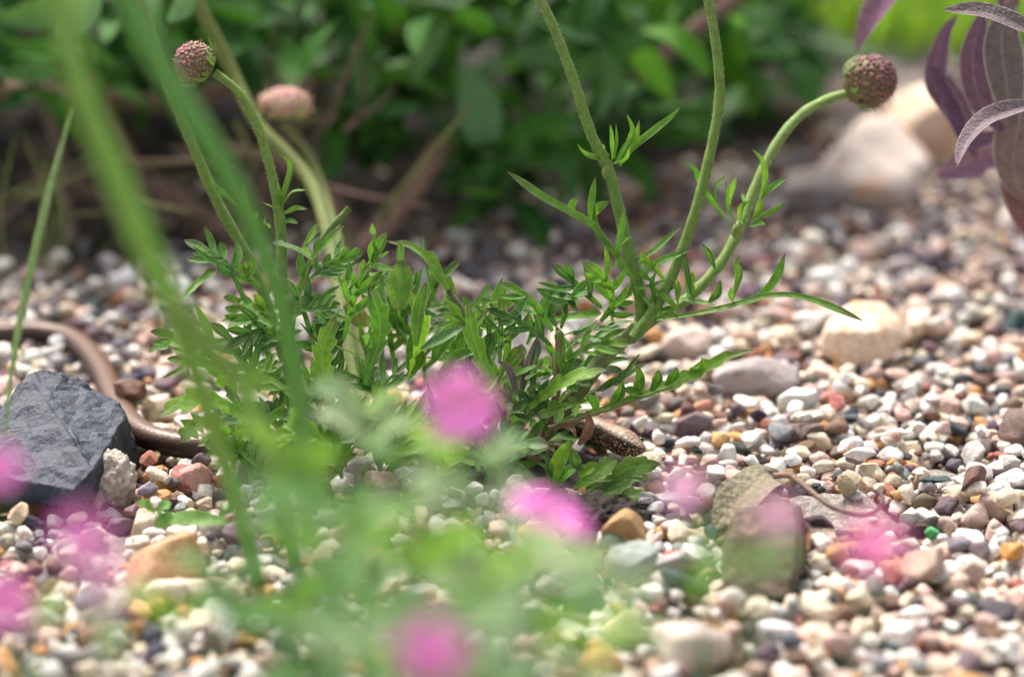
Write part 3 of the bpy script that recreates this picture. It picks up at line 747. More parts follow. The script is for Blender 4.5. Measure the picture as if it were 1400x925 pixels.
stem(sc, path([(764, 455), (763, 490), (759, 545), (740, 600)], 99.6), .12, .16, (.22, .16, .09), (.2, .1, .07))
stem(sc, path([(613, 396), (640, 440), (660, 490), (676, 535), (700, 590)], 101), .11, .15, (.13, .15, .07), (.22, .09, .14))
stem(sc, path([(478, 284), (446, 320), (424, 360), (402, 420), (396, 500), (430, 590)], 101), .12, .17, (.12, .2, .05), (.13, .17, .06))
def node(px, py, d, r, axis):
    v, f = ICO[3]; a = axis.normalized(); e = a.cross(Vector((0, 1, .2))).normalized(); g = a.cross(e); c = P(px, py, d); b = MB()
    b.add([c+a*(x*r*1.5)+e*(y*r)+g*(z*r) for x, y, z in v], f.tolist(), (.18, .25, .06, 1)); b.build('node', STEM, sc)
node(831, 236, 100, .215, Vector((-.15, 0, 1))); node(1009, 314, 100.5, .215, Vector((.4, 0, 1))); node(384, 300, 101, .175, Vector((-.1, 0, 1))); node(884, 434, 100, .28, Vector((.6, 0, 1))); node(764, 460, 99.6, .16, Vector((0, 0, 1)))
for q, wd, c_ in (((560, 520), (575, 455), (560, 395)), .42, G3), (((600, 530), (628, 470), (668, 425)), .36, G1), (((500, 520), (520, 450), (505, 390)), .40, G1), (((640, 560), (690, 520), (735, 500)), .34, G1), (((455, 560), (440, 490), (460, 430)), .40, G3), (((530, 560), (500, 500), (455, 470)), .36, G2), (((330, 560), (300, 510), (255, 490)), .36, G3), (((720, 560), (775, 520), (830, 505)), .34, G3), (((360, 600), (320, 590), (270, 610)), .4, G3), (((690, 560), (650, 470), (640, 410)), .3, G1):
    simple_leaf(sc, path(q, 98+random.uniform(-.8, 2), 97.5), wd, c_, f=toothed(wd*1.15, random.choice((4, 5, 6)), .5, .62, .15), n=34, fold=.22)
def Z(x0, y0, k): return lambda *q: [(x0+a/k, y0+b_/k) for a, b_ in q]
zA = Z(680, 120, 2.803); zB = Z(930, 305, 2.979); zC = Z(930, 0, 2.979); zD = Z(0, 0, 2.979); zE = Z(465, 305, 2.979); zF = Z(0, 305, 2.979); zH = Z(680, 530, 5.783)
# tuft where the left stalk forks, node leaves
for q, wd in ((((440, 285), (370, 265), (330, 240), (306, 212)), .10), (((440, 275), (437, 210), (432, 140)), .10), (((450, 275), (462, 200), (455, 138)), .09), (((455, 285), (480, 240), (508, 195)), .11),
              (((470, 275), (515, 180), (495, 100)), .12), (((480, 280), (525, 220), (545, 125)), .11), (((470, 300), (520, 230), (600, 165), (680, 100), (697, 72)), .13), (((430, 265), (410, 240), (405, 215)), .07), (((445, 290), (490, 270), (505, 225)), .08)):
    simple_leaf(sc, path(zA(*q), D, D-.6), wd, random.choice((G3, G1)))
# big cut leaf pointing up-left
pinnate(sc, path(zA((540, 770), (470, 660), (420, 600), (360, 525), (285, 480), (160, 410), (38, 322)), 99.6, 98.4), .13, 0, tipw=.16, col=G1)
for q, wd in ((((285, 490), (290, 450), (312, 424)), .16), (((365, 525), (375, 470), (432, 434)), .17), (((395, 565), (365, 470), (376, 338)), .16), (((440, 615), (410, 585), (370, 570)), .12), (((455, 690), (470, 560), (490, 455)), .12), (((470, 650), (460, 620), (470, 590)), .08), (((500, 720), (470, 690), (450, 670)), .1), (((480, 600), (500, 580), (520, 570)), .09)):
    simple_leaf(sc, path(zA(*q), 99.4, 99), wd, G1)
for q, wd in ((((530, 672), (610, 620), (703, 535)), .17), (((555, 735), (600, 680), (665, 652), (738, 622)), .15), (((640, 735), (600, 690), (552, 640)), .15), (((745, 800), (730, 710), (706, 625)), .10), (((832, 695), (815, 640), (783, 598)), .14), (((805, 830), (840, 790), (855, 735)), .15),
              (((525, 770), (590, 760), (662, 732)), .10), (((530, 780), (590, 830), (650, 885)), .10), (((600, 765), (650, 810), (705, 858)), .11), (((700, 808), (770, 820), (832, 832)), .10), (((660, 700), (690, 760), (690, 830)), .12), (((590, 740), (560, 720), (545, 690)), .12), (((640, 890), (610, 840), (590, 790)), .09), (((745, 760), (750, 730), (748, 705)), .08),
              (((560, 860), (540, 800), (520, 760)), .1), (((620, 800), (660, 780), (700, 755)), .09), (((600, 870), (640, 850), (690, 845)), .1), (((560, 700), (560, 660), (540, 620)), .1), (((610, 830), (590, 750), (610, 700)), .1), (((570, 850), (600, 800), (640, 770)), .12), (((690, 890), (670, 850), (640, 840)), .1)):
    simple_leaf(sc, path(zA(*q), 99.8+random.uniform(-.5, .5), 99.2), wd, random.choice((G1, G2, G3)))
# long leaf to the right with its raised lobe
pinnate(sc, path([(888, 438), (945, 430), (1000, 418), (1040, 406), (1085, 404), (1130, 417), (1181, 439)], D, 99), .11, 0, tipw=.16, col=G1)
for q, wd in ((((270, 330), (350, 280), (400, 210), (428, 122)), .19), (((215, 310), (240, 220), (230, 165), (248, 128)), .14), (((215, 320), (205, 290), (208, 262)), .1), (((145, 190), (115, 130), (88, 82)), .12), (((120, 330), (150, 290), (160, 235)), .12), (((20, 250), (50, 290), (45, 200)), .1), (((250, 330), (225, 330), (190, 340)), .1), (((60, 330), (30, 300), (5, 100)), .1)):
    simple_leaf(sc, path(zB(*q), 100, 99.6), wd, G1)
# node leaves on the right stalk
for q, wd in ((((225, 915), (190, 840), (185, 735)), .13), (((195, 905), (150, 850), (95, 815)), .09), (((165, 860), (110, 790), (65, 700), (0, 652)), .12), (((150, 820), (150, 760), (200, 708)), .12), (((195, 850), (205, 780), (228, 718)), .11), (((320, 830), (345, 740), (335, 660), (290, 605)), .11), (((325, 820), (370, 770), (437, 722)), .13), (((300, 890), (370, 865), (428, 825)), .11), (((270, 850), (260, 820), (250, 785)), .07), (((290, 905), (320, 860), (330, 800)), .14), (((280, 920), (320, 910), (350, 915)), .1), (((120, 760), (90, 730), (75, 705)), .08), (((240, 900), (250, 850), (275, 820)), .12)):
    simple_leaf(sc, path(zC(*q), 100.4, 99.8), wd, random.choice((G3, G1)))
# node leaves on the left bud stalk
for q, wd in ((((1150, 900), (1150, 820), (1185, 690), (1165, 650), (1133, 632)), .12), (((1155, 830), (1190, 785), (1248, 775)), .11), (((1150, 870), (1200, 850), (1252, 852)), .1), (((1150, 915), (1180, 900), (1215, 910)), .1), (((1140, 870), (1140, 780), (1130, 735)), .09), (((1115, 850), (1090, 835), (1066, 824)), .08), (((975, 845), (900, 780), (862, 750), (846, 715)), .12), (((1010, 880), (990, 810), (992, 745)), .13), (((1060, 930), (1020, 870), (1010, 810)), .1), (((1100, 930), (1080, 900), (1085, 875)), .1), (((1030, 900), (1040, 880), (1048, 865)), .08)):
    simple_leaf(sc, path(zD(*q), 101, 100.4), wd, G1)
# long toothed leaf low on the right
lf = path([(762, 578), (810, 565), (860, 547), (915, 527), (965, 502), (1000, 486), (1033, 478)], 99.6, 98)
simple_leaf(sc, lf, .34, G3, nrm=(TOCAM*.75+Vector((-.2, 0, .75))).normalized(), f=toothed(.34, 9, .45, .72, .3), n=46, fold=.25, wave=.15)
for a_, b_ in (((835, 556), (850, 520)), ((868, 545), (872, 500)), ((890, 536), (900, 505)), ((815, 562), (800, 540)), ((910, 527), (925, 502)), ((940, 515), (960, 488)), ((880, 540), (850, 533))):
    simple_leaf(sc, path([a_, ((a_[0]+b_[0])/2+4, (a_[1]+b_[1])/2), b_], 98.8, 98.2), .2, G1)
stem(sc, path([(750, 585), (805, 568), (860, 549), (915, 529)], 99.4, 98.5), .09, .05, (.28, .22, .1), (.2, .28, .1))
# middle leaves: (path, lobes, lobe length)
MID = [(((860, 500), (800, 450), (700, 390), (590, 350)), 2, .4), (((865, 440), (770, 310), (655, 243)), 3, .6), (((1065, 345), (960, 250), (865, 168)), 3, .6), (((965, 360), (925, 310), (838, 240)), 3, .5), (((870, 392), (960, 378), (1065, 368)), 0, .4),
       (((885, 465), (1000, 435), (1195, 400)), 3, .5), (((905, 520), (1000, 470), (1185, 495)), 3, .6), (((915, 560), (1030, 500), (1190, 490)), 2, .5), (((910, 615), (1030, 580), (1155, 612)), 2, .6), (((1110, 400), (1100, 260), (1000, 158)), 3, .6), (((900, 640), (960, 640), (1050, 610)), 2, .4),
       (((545, 450), (620, 380), (722, 298)), 3, .55), (((510, 375), (560, 320), (612, 248)), 2, .5), (((590, 530), (540, 440), (480, 390), (390, 380)), 3, .5), (((620, 600), (590, 480), (700, 440)), 2, .5), (((1060, 400), (1120, 330), (1190, 260)), 2, .5), (((880, 420), (830, 340), (850, 310)), 1, .5), (((900, 430), (940, 310), (1010, 290)), 2, .4),
       (((60, 300), (120, 180), (192, 38)), 4, .6), (((60, 310), (100, 250), (135, 240)), 1, .4), (((40, 330), (20, 250), (-30, 230)), 2, .5), (((-60, 170), (0, 150), (92, 112)), 1, .4), (((530, 700), (500, 580), (400, 520)), 3, .7), (((640, 700), (660, 600), (740, 500)), 3, .6), (((700, 720), (730, 600), (740, 490)), 2, .5), (((960, 700), (1060, 680), (1130, 650), (1250, 570)), 4, .5),
       (((880, 620), (820, 600), (760, 640)), 2, .5), (((870, 690), (940, 560), (1000, 520)), 2, .5), (((1000, 720), (940, 740), (800, 790)), 2, .4), (((900, 760), (800, 720), (700, 760)), 3, .5), (((560, 520), (500, 500), (470, 490)), 2, .5)]
for k, (q, lb, L) in enumerate(MID):
    pinnate(sc, path(zE(*q), 99.5+random.uniform(-.8, 2.0), 99+random.uniform(-1, 1.5)), .12, lb, L, .12, tipw=.2)
simple_leaf(sc, path(zE((610, 600), (520, 430), (440, 265), (330, 120), (185, 72)), 101.5), .3, G3, f=toothed(.33, 6, .6, .7, .12), n=36)
simple_leaf(sc, path(zE((240, 350), (245, 240), (250, 150)), 101), .55, (.15, .26, .05), f=toothed(.58, 5, .25, .55, .3), n=30, fold=.2)
for q, wd, c_ in ((((310, 500), (320, 370), (352, 238)), .24, G1), (((330, 515), (420, 465), (505, 425)), .22, G4), (((280, 600), (300, 500), (310, 420)), .25, G1), (((380, 560), (420, 480), (490, 400)), .3, G1), (((180, 420), (150, 300), (165, 200)), .3, G4), (((280, 640), (330, 560), (300, 480)), .2, G3), (((400, 620), (480, 540), (580, 520)), .2, G1),
                  (((20, 330), (80, 390), (110, 420)), .35, (.2, .2, .05)), (((730, 720), (760, 600), (810, 450)), .16, (.17, .12, .14)), (((745, 700), (820, 610), (900, 590)), .2, (.16, .13, .14)), (((740, 660), (735, 570), (730, 495)), .16, (.18, .11, .15)), (((720, 700), (690, 600), (640, 560)), .15, (.19, .11, .16))):
    simple_leaf(sc, path(zE(*q), 98.5+random.uniform(-2, 2)), wd, c_, tip=None if wd > .3 else TIP)
# left clump
LEFT = [(((1000, 320), (930, 180), (850, 120), (748, 68)), 4, .6), (((750, 302), (800, 250), (880, 185)), 0, .4), (((1270, 150), (1200, 105), (1108, 78)), 0, .4), (((1200, 360), (1265, 160), (1400, 10)), 2, .4), (((1255, 235), (1320, 190), (1420, 120)), 3, .5), (((1110, 370), (1010, 330), (908, 303)), 2, .4), (((1095, 400), (1000, 400), (928, 428)), 3, .4), (((1110, 420), (1000, 350), (980, 300)), 2, .4),
        (((850, 590), (720, 490), (602, 525)), 2, .4), (((960, 640), (830, 580), (678, 552)), 3, .6), (((1200, 750), (1040, 610), (830, 570)), 4, .7), (((1060, 680), (1060, 600), (1155, 568)), 2, .5), (((1240, 740), (1100, 640), (1070, 690)), 2, .5), (((1160, 480), (1060, 440), (920, 510)), 3, .6), (((1380, 560), (1300, 520), (1205, 510)), 3, .6), (((1390, 700), (1340, 540), (1350, 400)), 4, .7), (((1280, 760), (1300, 680), (1330, 600)), 3, .6), (((1190, 400), (1240, 330), (1320, 300)), 2, .5), (((1200, 350), (1300, 350), (1390, 330)), 3, .5), (((1270, 700), (1200, 640), (1120, 660)), 3, .5),
        (((1150, 860), (1100, 780), (1090, 720)), 3, .6), (((1200, 900), (1230, 800), (1330, 770)), 3, .7), (((1080, 900), (1000, 860), (900, 880)), 3, .7), (((1300, 900), (1380, 820), (1430, 780)), 3, .6), (((1180, 800), (1260, 690), (1400, 640)), 3, .5), (((1060, 260), (1010, 220), (1000, 150)), 2, .4), (((1260, 140), (1240, 100), (1300, 30)), 1, .4), (((1230, 260), (1260, 300), (1330, 370)), 2, .4), (((1390, 900), (1300, 870), (1240, 900)), 2, .6), (((1160, 980), (1000, 900), (930, 920)), 3, .6), (((1390, 480), (1370, 400), (1290, 430)), 2, .4)]
for k, (q, lb, L) in enumerate(LEFT):
    pinnate(sc, path(zF(*q), 100.5+random.uniform(-1.5, 2.0), 100+random.uniform(-1.5, 1.5)), .12, lb, L, .12, tipw=.2)
for q, c_ in ((((1060, 830), (900, 740), (780, 720), (636, 785)), G3), (((900, 800), (800, 820), (735, 890)), (.16, .28, .06)), (((1100, 850), (950, 760), (900, 720)), G1), (((1150, 900), (1000, 850), (890, 920)), G3)):
    simple_leaf(sc, path(zF(*q), 97.5, 96.5), .5, c_, f=toothed(.55, 5, .6, .65, .2), n=36, fold=.15)
# leaves round the lizard's head
for q, wd, c_ in ((((425, 800), (470, 610), (595, 400)), .26, G3), (((420, 810), (560, 670), (695, 608)), .24, G1), (((430, 780), (380, 650), (310, 590)), .2, G2), (((600, 790), (780, 715), (955, 710)), .28, G3), (((640, 690), (730, 640), (782, 580)), .2, G3), (((560, 830), (440, 860), (360, 900)), .26, G1), (((700, 800), (880, 820), (1065, 915)), .28, (.17, .27, .08)), (((300, 720), (150, 640), (20, 600)), .2, (.12, .2, .09)),
                  (((680, 640), (620, 600), (600, 480)), .2, G2), (((430, 700), (380, 560), (330, 540)), .15, G2), (((500, 880), (440, 960), (560, 940)), .3, G2)):
    simple_leaf(sc, path(zH(*q), 97.8+random.uniform(-.5, .5), 97.2), wd, c_, wave=.15)
for q in (((700, 850), (920, 790), (1060, 700), (1205, 720)), ((840, 780), (1030, 640), (1290, 600)), ((720, 720), (830, 650), (945, 560)), ((900, 900), (1080, 860), (1300, 950))):
    simple_leaf(sc, path(zH(*q), 97.4, 97), .45, (.12, .22, .04), f=toothed(.45, 5, .35, .55, .25), n=34, fold=.2)
# more leaves deep in the clump
for k in range(62):
    x = random.choice((random.uniform(270, 560), random.uniform(470, 760), random.uniform(560, 800)))
    y = random.uniform(430, 650); a_ = math.radians(random.uniform(20, 160)); L = random.uniform(70, 140)
    dd = random.uniform(98.5, 105.5)
    q = [(x, y), (x+math.cos(a_)*L*.5, y-math.sin(a_)*L*.5-6), (x+math.cos(a_)*L, y-math.sin(a_)*L*.85+4)]
    pinnate(sc, path(q, dd, dd+random.uniform(-2, 1)), .1, random.choice((1, 2, 3)), random.uniform(.4, .8), .12, tipw=.2, col=random.choice((G1, G2, G2, G4)))

# low leaves in front of the lizard's body
for k in range(46):
    x = random.uniform(320, 690); y = random.uniform(590, 665); a_ = math.radians(random.uniform(15, 165)); L = random.uniform(60, 115); dd = random.uniform(95.5, 99)
    pinnate(sc, path([(x, y), (x+math.cos(a_)*L*.5, y-math.sin(a_)*L*.45-8), (x+math.cos(a_)*L, y-math.sin(a_)*L*.7+4)], dd, dd+random.uniform(-1, 1)), .12, random.choice((1, 2, 3)), random.uniform(.4, .7), .14, tipw=.26, col=random.choice((G1, G2, G3, G4)))
# withered bits beside the head
db = [(((430, 330), (520, 300), (590, 320), (625, 390)), .12), (((640, 450), (690, 380), (715, 290), (700, 175)), .2)]
dl = thing('withered_leaf', P(765, 600, 99), 'withered brown curled leaf standing against the neck of the lizard', 'leaf')
for q, wd in db: simple_leaf(dl, path(zH(*q), 98.6, 98.2), wd, (.23, .12, .08), DRY, name='blade', tip=None, fold=.6)
tw = thing('dry_stalk_tangle', P(725, 615, 98), 'tangle of dry brown stalks lying left of the lizard head', 'dead stalks')
for q in (((60, 520), (160, 500), (240, 460), (330, 410)), ((230, 460), (340, 430), (440, 450), (500, 455)), ((300, 440), (370, 490), (440, 540)), ((150, 520), (230, 540), (310, 590)), ((70, 510), (200, 530), (330, 560)), ((320, 420), (400, 470), (470, 530)), ((240, 470), (300, 510), (360, 540))):
    b = MB(); tube(b, path(zH(*q), 98.4+random.uniform(-.3, .3)), .06, .045, jit((.27, .19, .12)), K=7); b.build('stalk', BARK, tw)

# dead leaf with its long curled stalk
dlf = thing('dead_leaf', P(1040, 690, 96), 'grey brown dead leaf folded over the squarish block with long curling stalk', 'dead leaf')
b = MB(); ribbon(b, path([(1070, 648, 97.2), (1045, 655, 96.2), (1015, 678, 95.2), (990, 705, 94.6), (975, 728, 94.4)]), lance(.85, .45, .3), (Vector((-.35, -.65, .55))).normalized(), (.21, .19, .13, 1), 24, .25, None, .15, X=9); b.build('blade', DRY, dlf)
b = MB(); ribbon(b, path([(1068, 650, 97), (1050, 665, 96.4), (1030, 690, 96), (1085, 664, 96)][:3]), lance(.5, .5, .3), Vector((.5, -.5, .6)).normalized(), (.13, .11, .09, 1), 14, .3, None, .1, X=7); b.build('folded_edge', DRY, dlf)
b = MB(); tube(b, path([(1058, 650, 96.2), (1080, 650, 95.8), (1102, 666, 95.2), (1135, 691, 94.2), (1170, 702, 93.6), (1192, 700, 93.4), (1206, 688, 93.4), (1205, 676, 93.6), (1196, 670, 93.8)]), .11, .075, (.26, .17, .12, 1), n=60, K=8, col1=(.1, .08, .09, 1)); b.build('stalk', BARK, dlf)
b = MB()
for k in range(5): tube(b, path([(1094+k*1.6, 712, 93.4-k*.06), (1102+k*1.5, 728, 93.2-k*.06), (1101+k*1.2, 752, 92.6-k*.06)]), .045, .04, (.38, .2, .09, 1) if k % 2 else (.2, .1, .05, 1), K=6)
tag(b.build('striped_husk', BARK, at=P(1100, 735, 93)), 'small curved brown striped husk leaning on the right side of the squarish block', 'husk')

# sandy clump beside the slate, dark soil clump under the plant
def clump(name, c, rx, ry, rz, col, label, m, seed, n=4, cat='soil', rough=.10):
    v, f = ICO[5]; r = np.array([noise.fractal(Vector(x)*2.2+Vector((seed, 1, 2)), .7, 2.2, 6) for x in v]); r2 = np.array([noise.fractal(Vector(x)*7+Vector((seed, 4, 2)), .8, 2.2, 4) for x in v]); q = v*(1+.16*r[:, None]+rough*r2[:, None])
    b = MB(); b.add((q*np.array([rx, ry, rz])+np.array(c)).tolist(), f.tolist(), (*col, 1)); tag(b.build(name, m, at=c), label, cat)
clump('sand_clump', P(146, 662, 98.2), 1.05, 1.0, 1.2, (.62, .54, .47), 'pale crumbly sand clump stuck to the right side of the slate block', CLAY, 3)
clump('soil_clump', G(803, 712, -.05), 1.9, 1.5, .75, (.035, .027, .022), 'dark moist soil clump under the leaves below the lizard head', CLAY, 8, rough=.3)

# ------------------------------------------------------------------ scabious stalks standing nearer to the camera
fg = thing('scabious_stalks', G(390, 770), 'blurred bright green stalks leaning in front at the left, out of focus', 'plant')
FGc, FGd, FGb = (.26, .50, .07), (.06, .25, .035), (.17, .40, .10)
stem(fg, path([(70, -60), (90, 40), (118, 140), (155, 232), (200, 340), (232, 405)], 64, 66), .29, .34, (.26, .46, .09), FGc, hairy=False)
stem(fg, path([(225, 395, 66), (258, 480, 70), (292, 585, 76), (325, 690, 82), (350, 785, 88), (354, 805, 89.5)]), .30, .22, FGc, FGd, hairy=False)
stem(fg, path([(228, 398, 66), (285, 465, 69), (325, 520, 72), (352, 580, 76), (378, 660, 82), (398, 740, 88), (402, 770, 90)]), .24, .22, (.26, .46, .1), FGd, hairy=False)
stem(fg, path([(160, -40, 67), (205, 60, 68), (255, 145, 69), (305, 225, 70), (348, 310, 72), (382, 410, 75), (402, 500, 78), (414, 600, 83), (420, 700, 89), (421, 740, 91)]), .30, .20, FGb, FGd, hairy=False)
simple_leaf(fg, path([(85, 60), (105, 20), (125, -30)], 74), .35, (.2, .34, .14), GLAUC, tip=None)
for q, wd in ((((322, 515), (345, 545), (330, 590)), .22), (((405, 700), (395, 640), (420, 590)), .3), (((400, 720), (440, 660), (430, 610)), .25), (((322, 520), (350, 510), (362, 545)), .2)):
    simple_leaf(fg, path(q, 68), wd, (.2, .38, .06), tip=None)
gb = MB(); ribbon(gb, path([(98, 150), (68, 260), (40, 380), (22, 470), (10, 560), (4, 640)], 90), lance(.13, .4, .4), TOCAM, (.16, .23, .12, 1), 24, .3)
tag(gb.build('grass_blade', LEAF, at=G(10, 640)), 'single thin grey green grass blade curving up at the left edge', 'grass')

# seedlings in the gravel
sd1 = thing('seedling', G(215, 715), 'small green seedling between pebbles right of the slate block', 'seedling')
for q, wd in ((((212, 700), (200, 690), (186, 688)), .22), (((214, 700), (224, 692), (232, 694)), .25), (((215, 712), (260, 708), (318, 714)), .3), (((235, 700), (222, 712), (212, 722)), .25), (((300, 705), (312, 690), (308, 678)), .25), (((350, 695), (365, 680), (358, 672)), .28)):
    simple_leaf(sd1, path(q, 93.5, 93), wd, (.13, .26, .06), tip=None, fold=.15, a=.5)

# ------------------------------------------------------------------ pink flowers close to the camera
PK = (.86, .21, .74); PK2 = (.90, .45, .82)
def flower(parent, c, r, axis, col):
    ax = axis.normalized(); a = ax.cross(Vector((.3, .2, 1))).normalized(); e = ax.cross(a)
    ct = MB(); v, f = ICO[2]; ct.add([c+a*(x*r*.16)+e*(y*r*.16)+ax*(z*r*.16) for x, y, z in v], f.tolist(), (.3, .33, .12, 1)); o = ct.build('flower', FLORET, parent)
    for k in range(5):
        ph = k*2*math.pi/5+random.uniform(-.1, .1); d_ = a*math.cos(ph)+e*math.sin(ph)
        simple_leaf(o, [c+d_*(r*.08), c+d_*(r*.55)+ax*(r*.16), c+d_*r+ax*(r*random.uniform(-.05, .2))], r*.42, col, PETAL, nrm=ax, fold=.12, a=.72, base=.2, name='petal', tip=None, n=12, f=toothed(r*.42, 9, .10, .75, .15), wave=.06)
    return o
def pink(label, px, py, d, r=None, col=PK, leaves=5, lp=2.0, lw=.22, axis=None, leafcol=(.17, .27, .15), dx=0., base_drop=None, leaf_z=(0, .8)):
    top = P(px, py, d); foot = Vector((top.x+dx, top.y+random.uniform(-1, 1.5), -.5))
    t = thing('pink_flower' if r else 'leafy_shoot', foot, label, 'flower' if r else 'plant', 'blurred foreground plants')
    mid = foot.lerp(top, .55)+Vector((random.uniform(-.5, .5), random.uniform(-.5, .5), 0))
    stem(t, [foot, mid, top], .1, .07, (.16, .27, .11), hairy=False, K=7)
    if r: flower(t, top, r, axis or (TOCAM+Vector((random.gauss(0, .3), 0, .5))), col)
    sp = spline([foot, mid, top], 20)
    for k in range(leaves):
        i = int((1-leaf_z[1]+(leaf_z[1]-leaf_z[0])*(1-(k+.5)/leaves))*19) if r else int((.45+.55*k/max(1, leaves-1))*19); p = sp[min(19, i)]; ph = random.uniform(0, 6.28)
        for s_ in (0, math.pi):
            h = Vector((math.cos(ph+s_), math.sin(ph+s_)*.6, 0)); L = lp*random.uniform(.7, 1.15)
            simple_leaf(t, [p, p+h*(L*.45)+Vector((0, 0, L*.35)), p+h*(L*.9)+Vector((0, 0, L*random.uniform(.15, .55)))], lw*random.uniform(.8, 1.2), leafcol, GLAUC, tip=None, n=10)
    return t
pink('large blurred pink flower in front of the middle of the scabious', 630, 556, 64, .9, leaves=4, leaf_z=(.25, .9), axis=TOCAM+Vector((0, 0, .4)))
pink('blurred magenta flower seen edge-on below the lizard head', 752, 706, 66, 1.1, axis=Vector((.36, -.16, .9)), leaves=2, leaf_z=(.3, .8), dx=-2)
pink('small blurred pale pink flower right of the lizard head', 934, 670, 62, .5, PK2, leaves=2, leafcol=(.2, .36, .06), dx=1)
pink('faint blurred pink flower over the top of the squarish block', 1060, 705, 56, .42, PK2, leaves=1, lp=1.2, leaf_z=(.3, .6), dx=-1)
pink('see-through blurred pink flower over the white gravel at right', 1196, 742, 52, .56, PK, leaves=1, lp=.6, leaf_z=(.7, .9), axis=TOCAM)
pink('blurred pink flower cut by the left edge over the slate block', 0, 640, 60, .55, leaves=3, leaf_z=(.3, .8))
pink('bright blurred pink flower cut by the left edge near the bottom', 4, 822, 58, .68, leaves=3, leafcol=(.16, .33, .05), leaf_z=(.1, .8))
pink('faint blurred pink flower over the sand in front of the slate block', 112, 735, 50, .52, leaves=1, leaf_z=(.5, .8), lp=1.)
pink('faint blurred pink flower left of the orange-brown stone', 150, 797, 46, .45, PK2, leaves=1, leaf_z=(.4, .8), lp=1.)
pink('broad blurred pink flower at the bottom edge left of centre', 590, 890, 52, .68, leaves=4, leaf_z=(.0, .6), axis=TOCAM+Vector((0, 0, .4)))
YG, GB, PG, WG = (.26, .50, .03), (.15, .31, .10), (.32, .45, .25), (.68, .74, .50)
SH = [(470, 700, 66, 5, GB), (600, 640, 66, 4, YG), (655, 700, 64, 4, PG), (560, 770, 60, 3, YG), (450, 800, 58, 4, GB), (640, 810, 60, 4, YG), (720, 760, 60, 3, PG), (790, 795, 60, 4, WG), (745, 850, 56, 4, GB), (520, 850, 54, 3, GB), (420, 850, 58, 3, GB), (680, 640, 70, 3, PG), (408, 640, 68, 4, YG), (800, 885, 54, 4, YG), (240, 855, 62, 3, YG), (150, 895, 58, 2, PG), (60, 850, 60, 3, YG), (330, 860, 60, 2, GB), (1015, 780, 58, 2, (.2, .36, .10)), (970, 640, 66, 1, YG), (885, 885, 56, 2, PG), (500, 570, 78, 2, PG), (305, 800, 66, 2, GB), (545, 640, 66, 4, GB), (500, 610, 72, 4, PG), (600, 625, 70, 3, GB), (450, 730, 60, 4, GB), (580, 700, 64, 3, PG), (520, 730, 64, 3, YG), (480, 900, 54, 5, PG), (560, 720, 58, 4, PG), (600, 860, 54, 3, GB), (690, 880, 54, 3, PG), (690, 820, 60, 3, PG), (745, 790, 64, 3, GB), (400, 740, 62, 4, GB), (840, 820, 58, 3, PG), ]
WHERE = ['left of the bottom centre', 'bright green, below the pink flower', 'grey green, right of the pink flower', 'in the bottom middle', 'pale, at the lower left', 'yellow green, behind the broad pink flower', 'pale, under the magenta flower', 'whitish, right of centre at the bottom', 'low in the bottom middle', 'deep green, at the bottom left of the broad pink flower', 'beside the green stalk feet', 'tall and pale, under the lizard', 'bright, beside the green stalks', 'yellow green, at the bottom right of centre', 'in front of the orange-brown stone', 'pale, at the bottom left', 'bright, in the bottom left corner', 'dark, at the foot of the stalks', 'over the squarish block', 'small, bright, right of the lizard head', 'pale, left of the pinkish stone', 'tall, in front of the left foliage', 'dark, right of the orange-brown stone', 'below the scabious', 'pale, high behind the green stalk feet', 'dark green, straight below the large pink flower', 'dark green, low beside the green stalk feet', 'pale, in the middle between both large pink flowers', 'yellow green, in the lower middle of the haze', 'pale, at the bottom edge left of the broad pink flower', 'pale, left below the large pink flower', 'dark green, around the broad pink flower', 'sparse and pale, right of the broad pink flower', 'pale, above the bottom edge in the middle', 'dark green, below the magenta flower', 'dark green, right of the long green stalk', 'pale, left of the pale pinkish stone', ]
for (px, py, d, lv, c_), wh in zip(SH, WHERE):
    pink('out of focus leafy shoot, '+wh, px, py, d, None, leaves=lv, lp=random.uniform(1.3, 2.2) if px != 970 else .7, lw=.27, leafcol=c_)

# ------------------------------------------------------------------ purple sage at the right
sg = thing('purple_sage', G(1440, 470), 'purple leaved sage with felted leaves leaning in at the upper right', 'plant')
PUR, PGY = (.14, .062, .115), (.12, .09, .09)
stem(sg, path([(1440, 480, 112), (1415, 330, 111), (1392, 250, 110), (1372, 170, 110), (1370, 60, 110), (1400, -60, 110)]), .42, .3, (.28, .14, .10), (.25, .13, .13), hairy=False)
def sleaf(q, d, wd, c_, nrm=None, d1=None, fold=.35, m=None): 
    b = MB(); ribbon(b, path(q, d, d1), lance(wd, .5, .25), nrm or (TOCAM+Vector((random.gauss(0, .3), 0, .2))).normalized(), (*c_, 1), 26, fold, None, .05, X=9); b.build('leaf', SAGE, sg)
sleaf([(1440, 60), (1400, 38), (1345, 18), (1288, 14)], 100, .50, PGY, Vector((.2, -.5, .85)), 98.5, .3)
sleaf([(1430, 150), (1395, 148), (1350, 165), (1322, 195), (1308, 228)], 102, .42, (.15, .11, .125), Vector((-.55, -.75, .5)), 98.5, .5)
sleaf([(1375, 180), (1330, 190), (1300, 130), (1268, 85)], 109, .5, PUR)
sleaf([(1335, 215), (1300, 150), (1278, 110), (1290, 50), (1310, 20)], 109, .45, PUR)
sleaf([(1370, 180), (1340, 140), (1330, 80), (1345, 10)], 107, .6, PUR)
sleaf([(1385, 170), (1375, 110), (1370, 50), (1385, 0)], 105, .75, PGY)
sleaf([(1380, 230), (1350, 215), (1320, 225), (1282, 242)], 112, .7, (.22, .11, .19))
sleaf([(1400, 270), (1385, 230), (1395, 160), (1410, 100)], 107, .8, (.18, .11, .11))
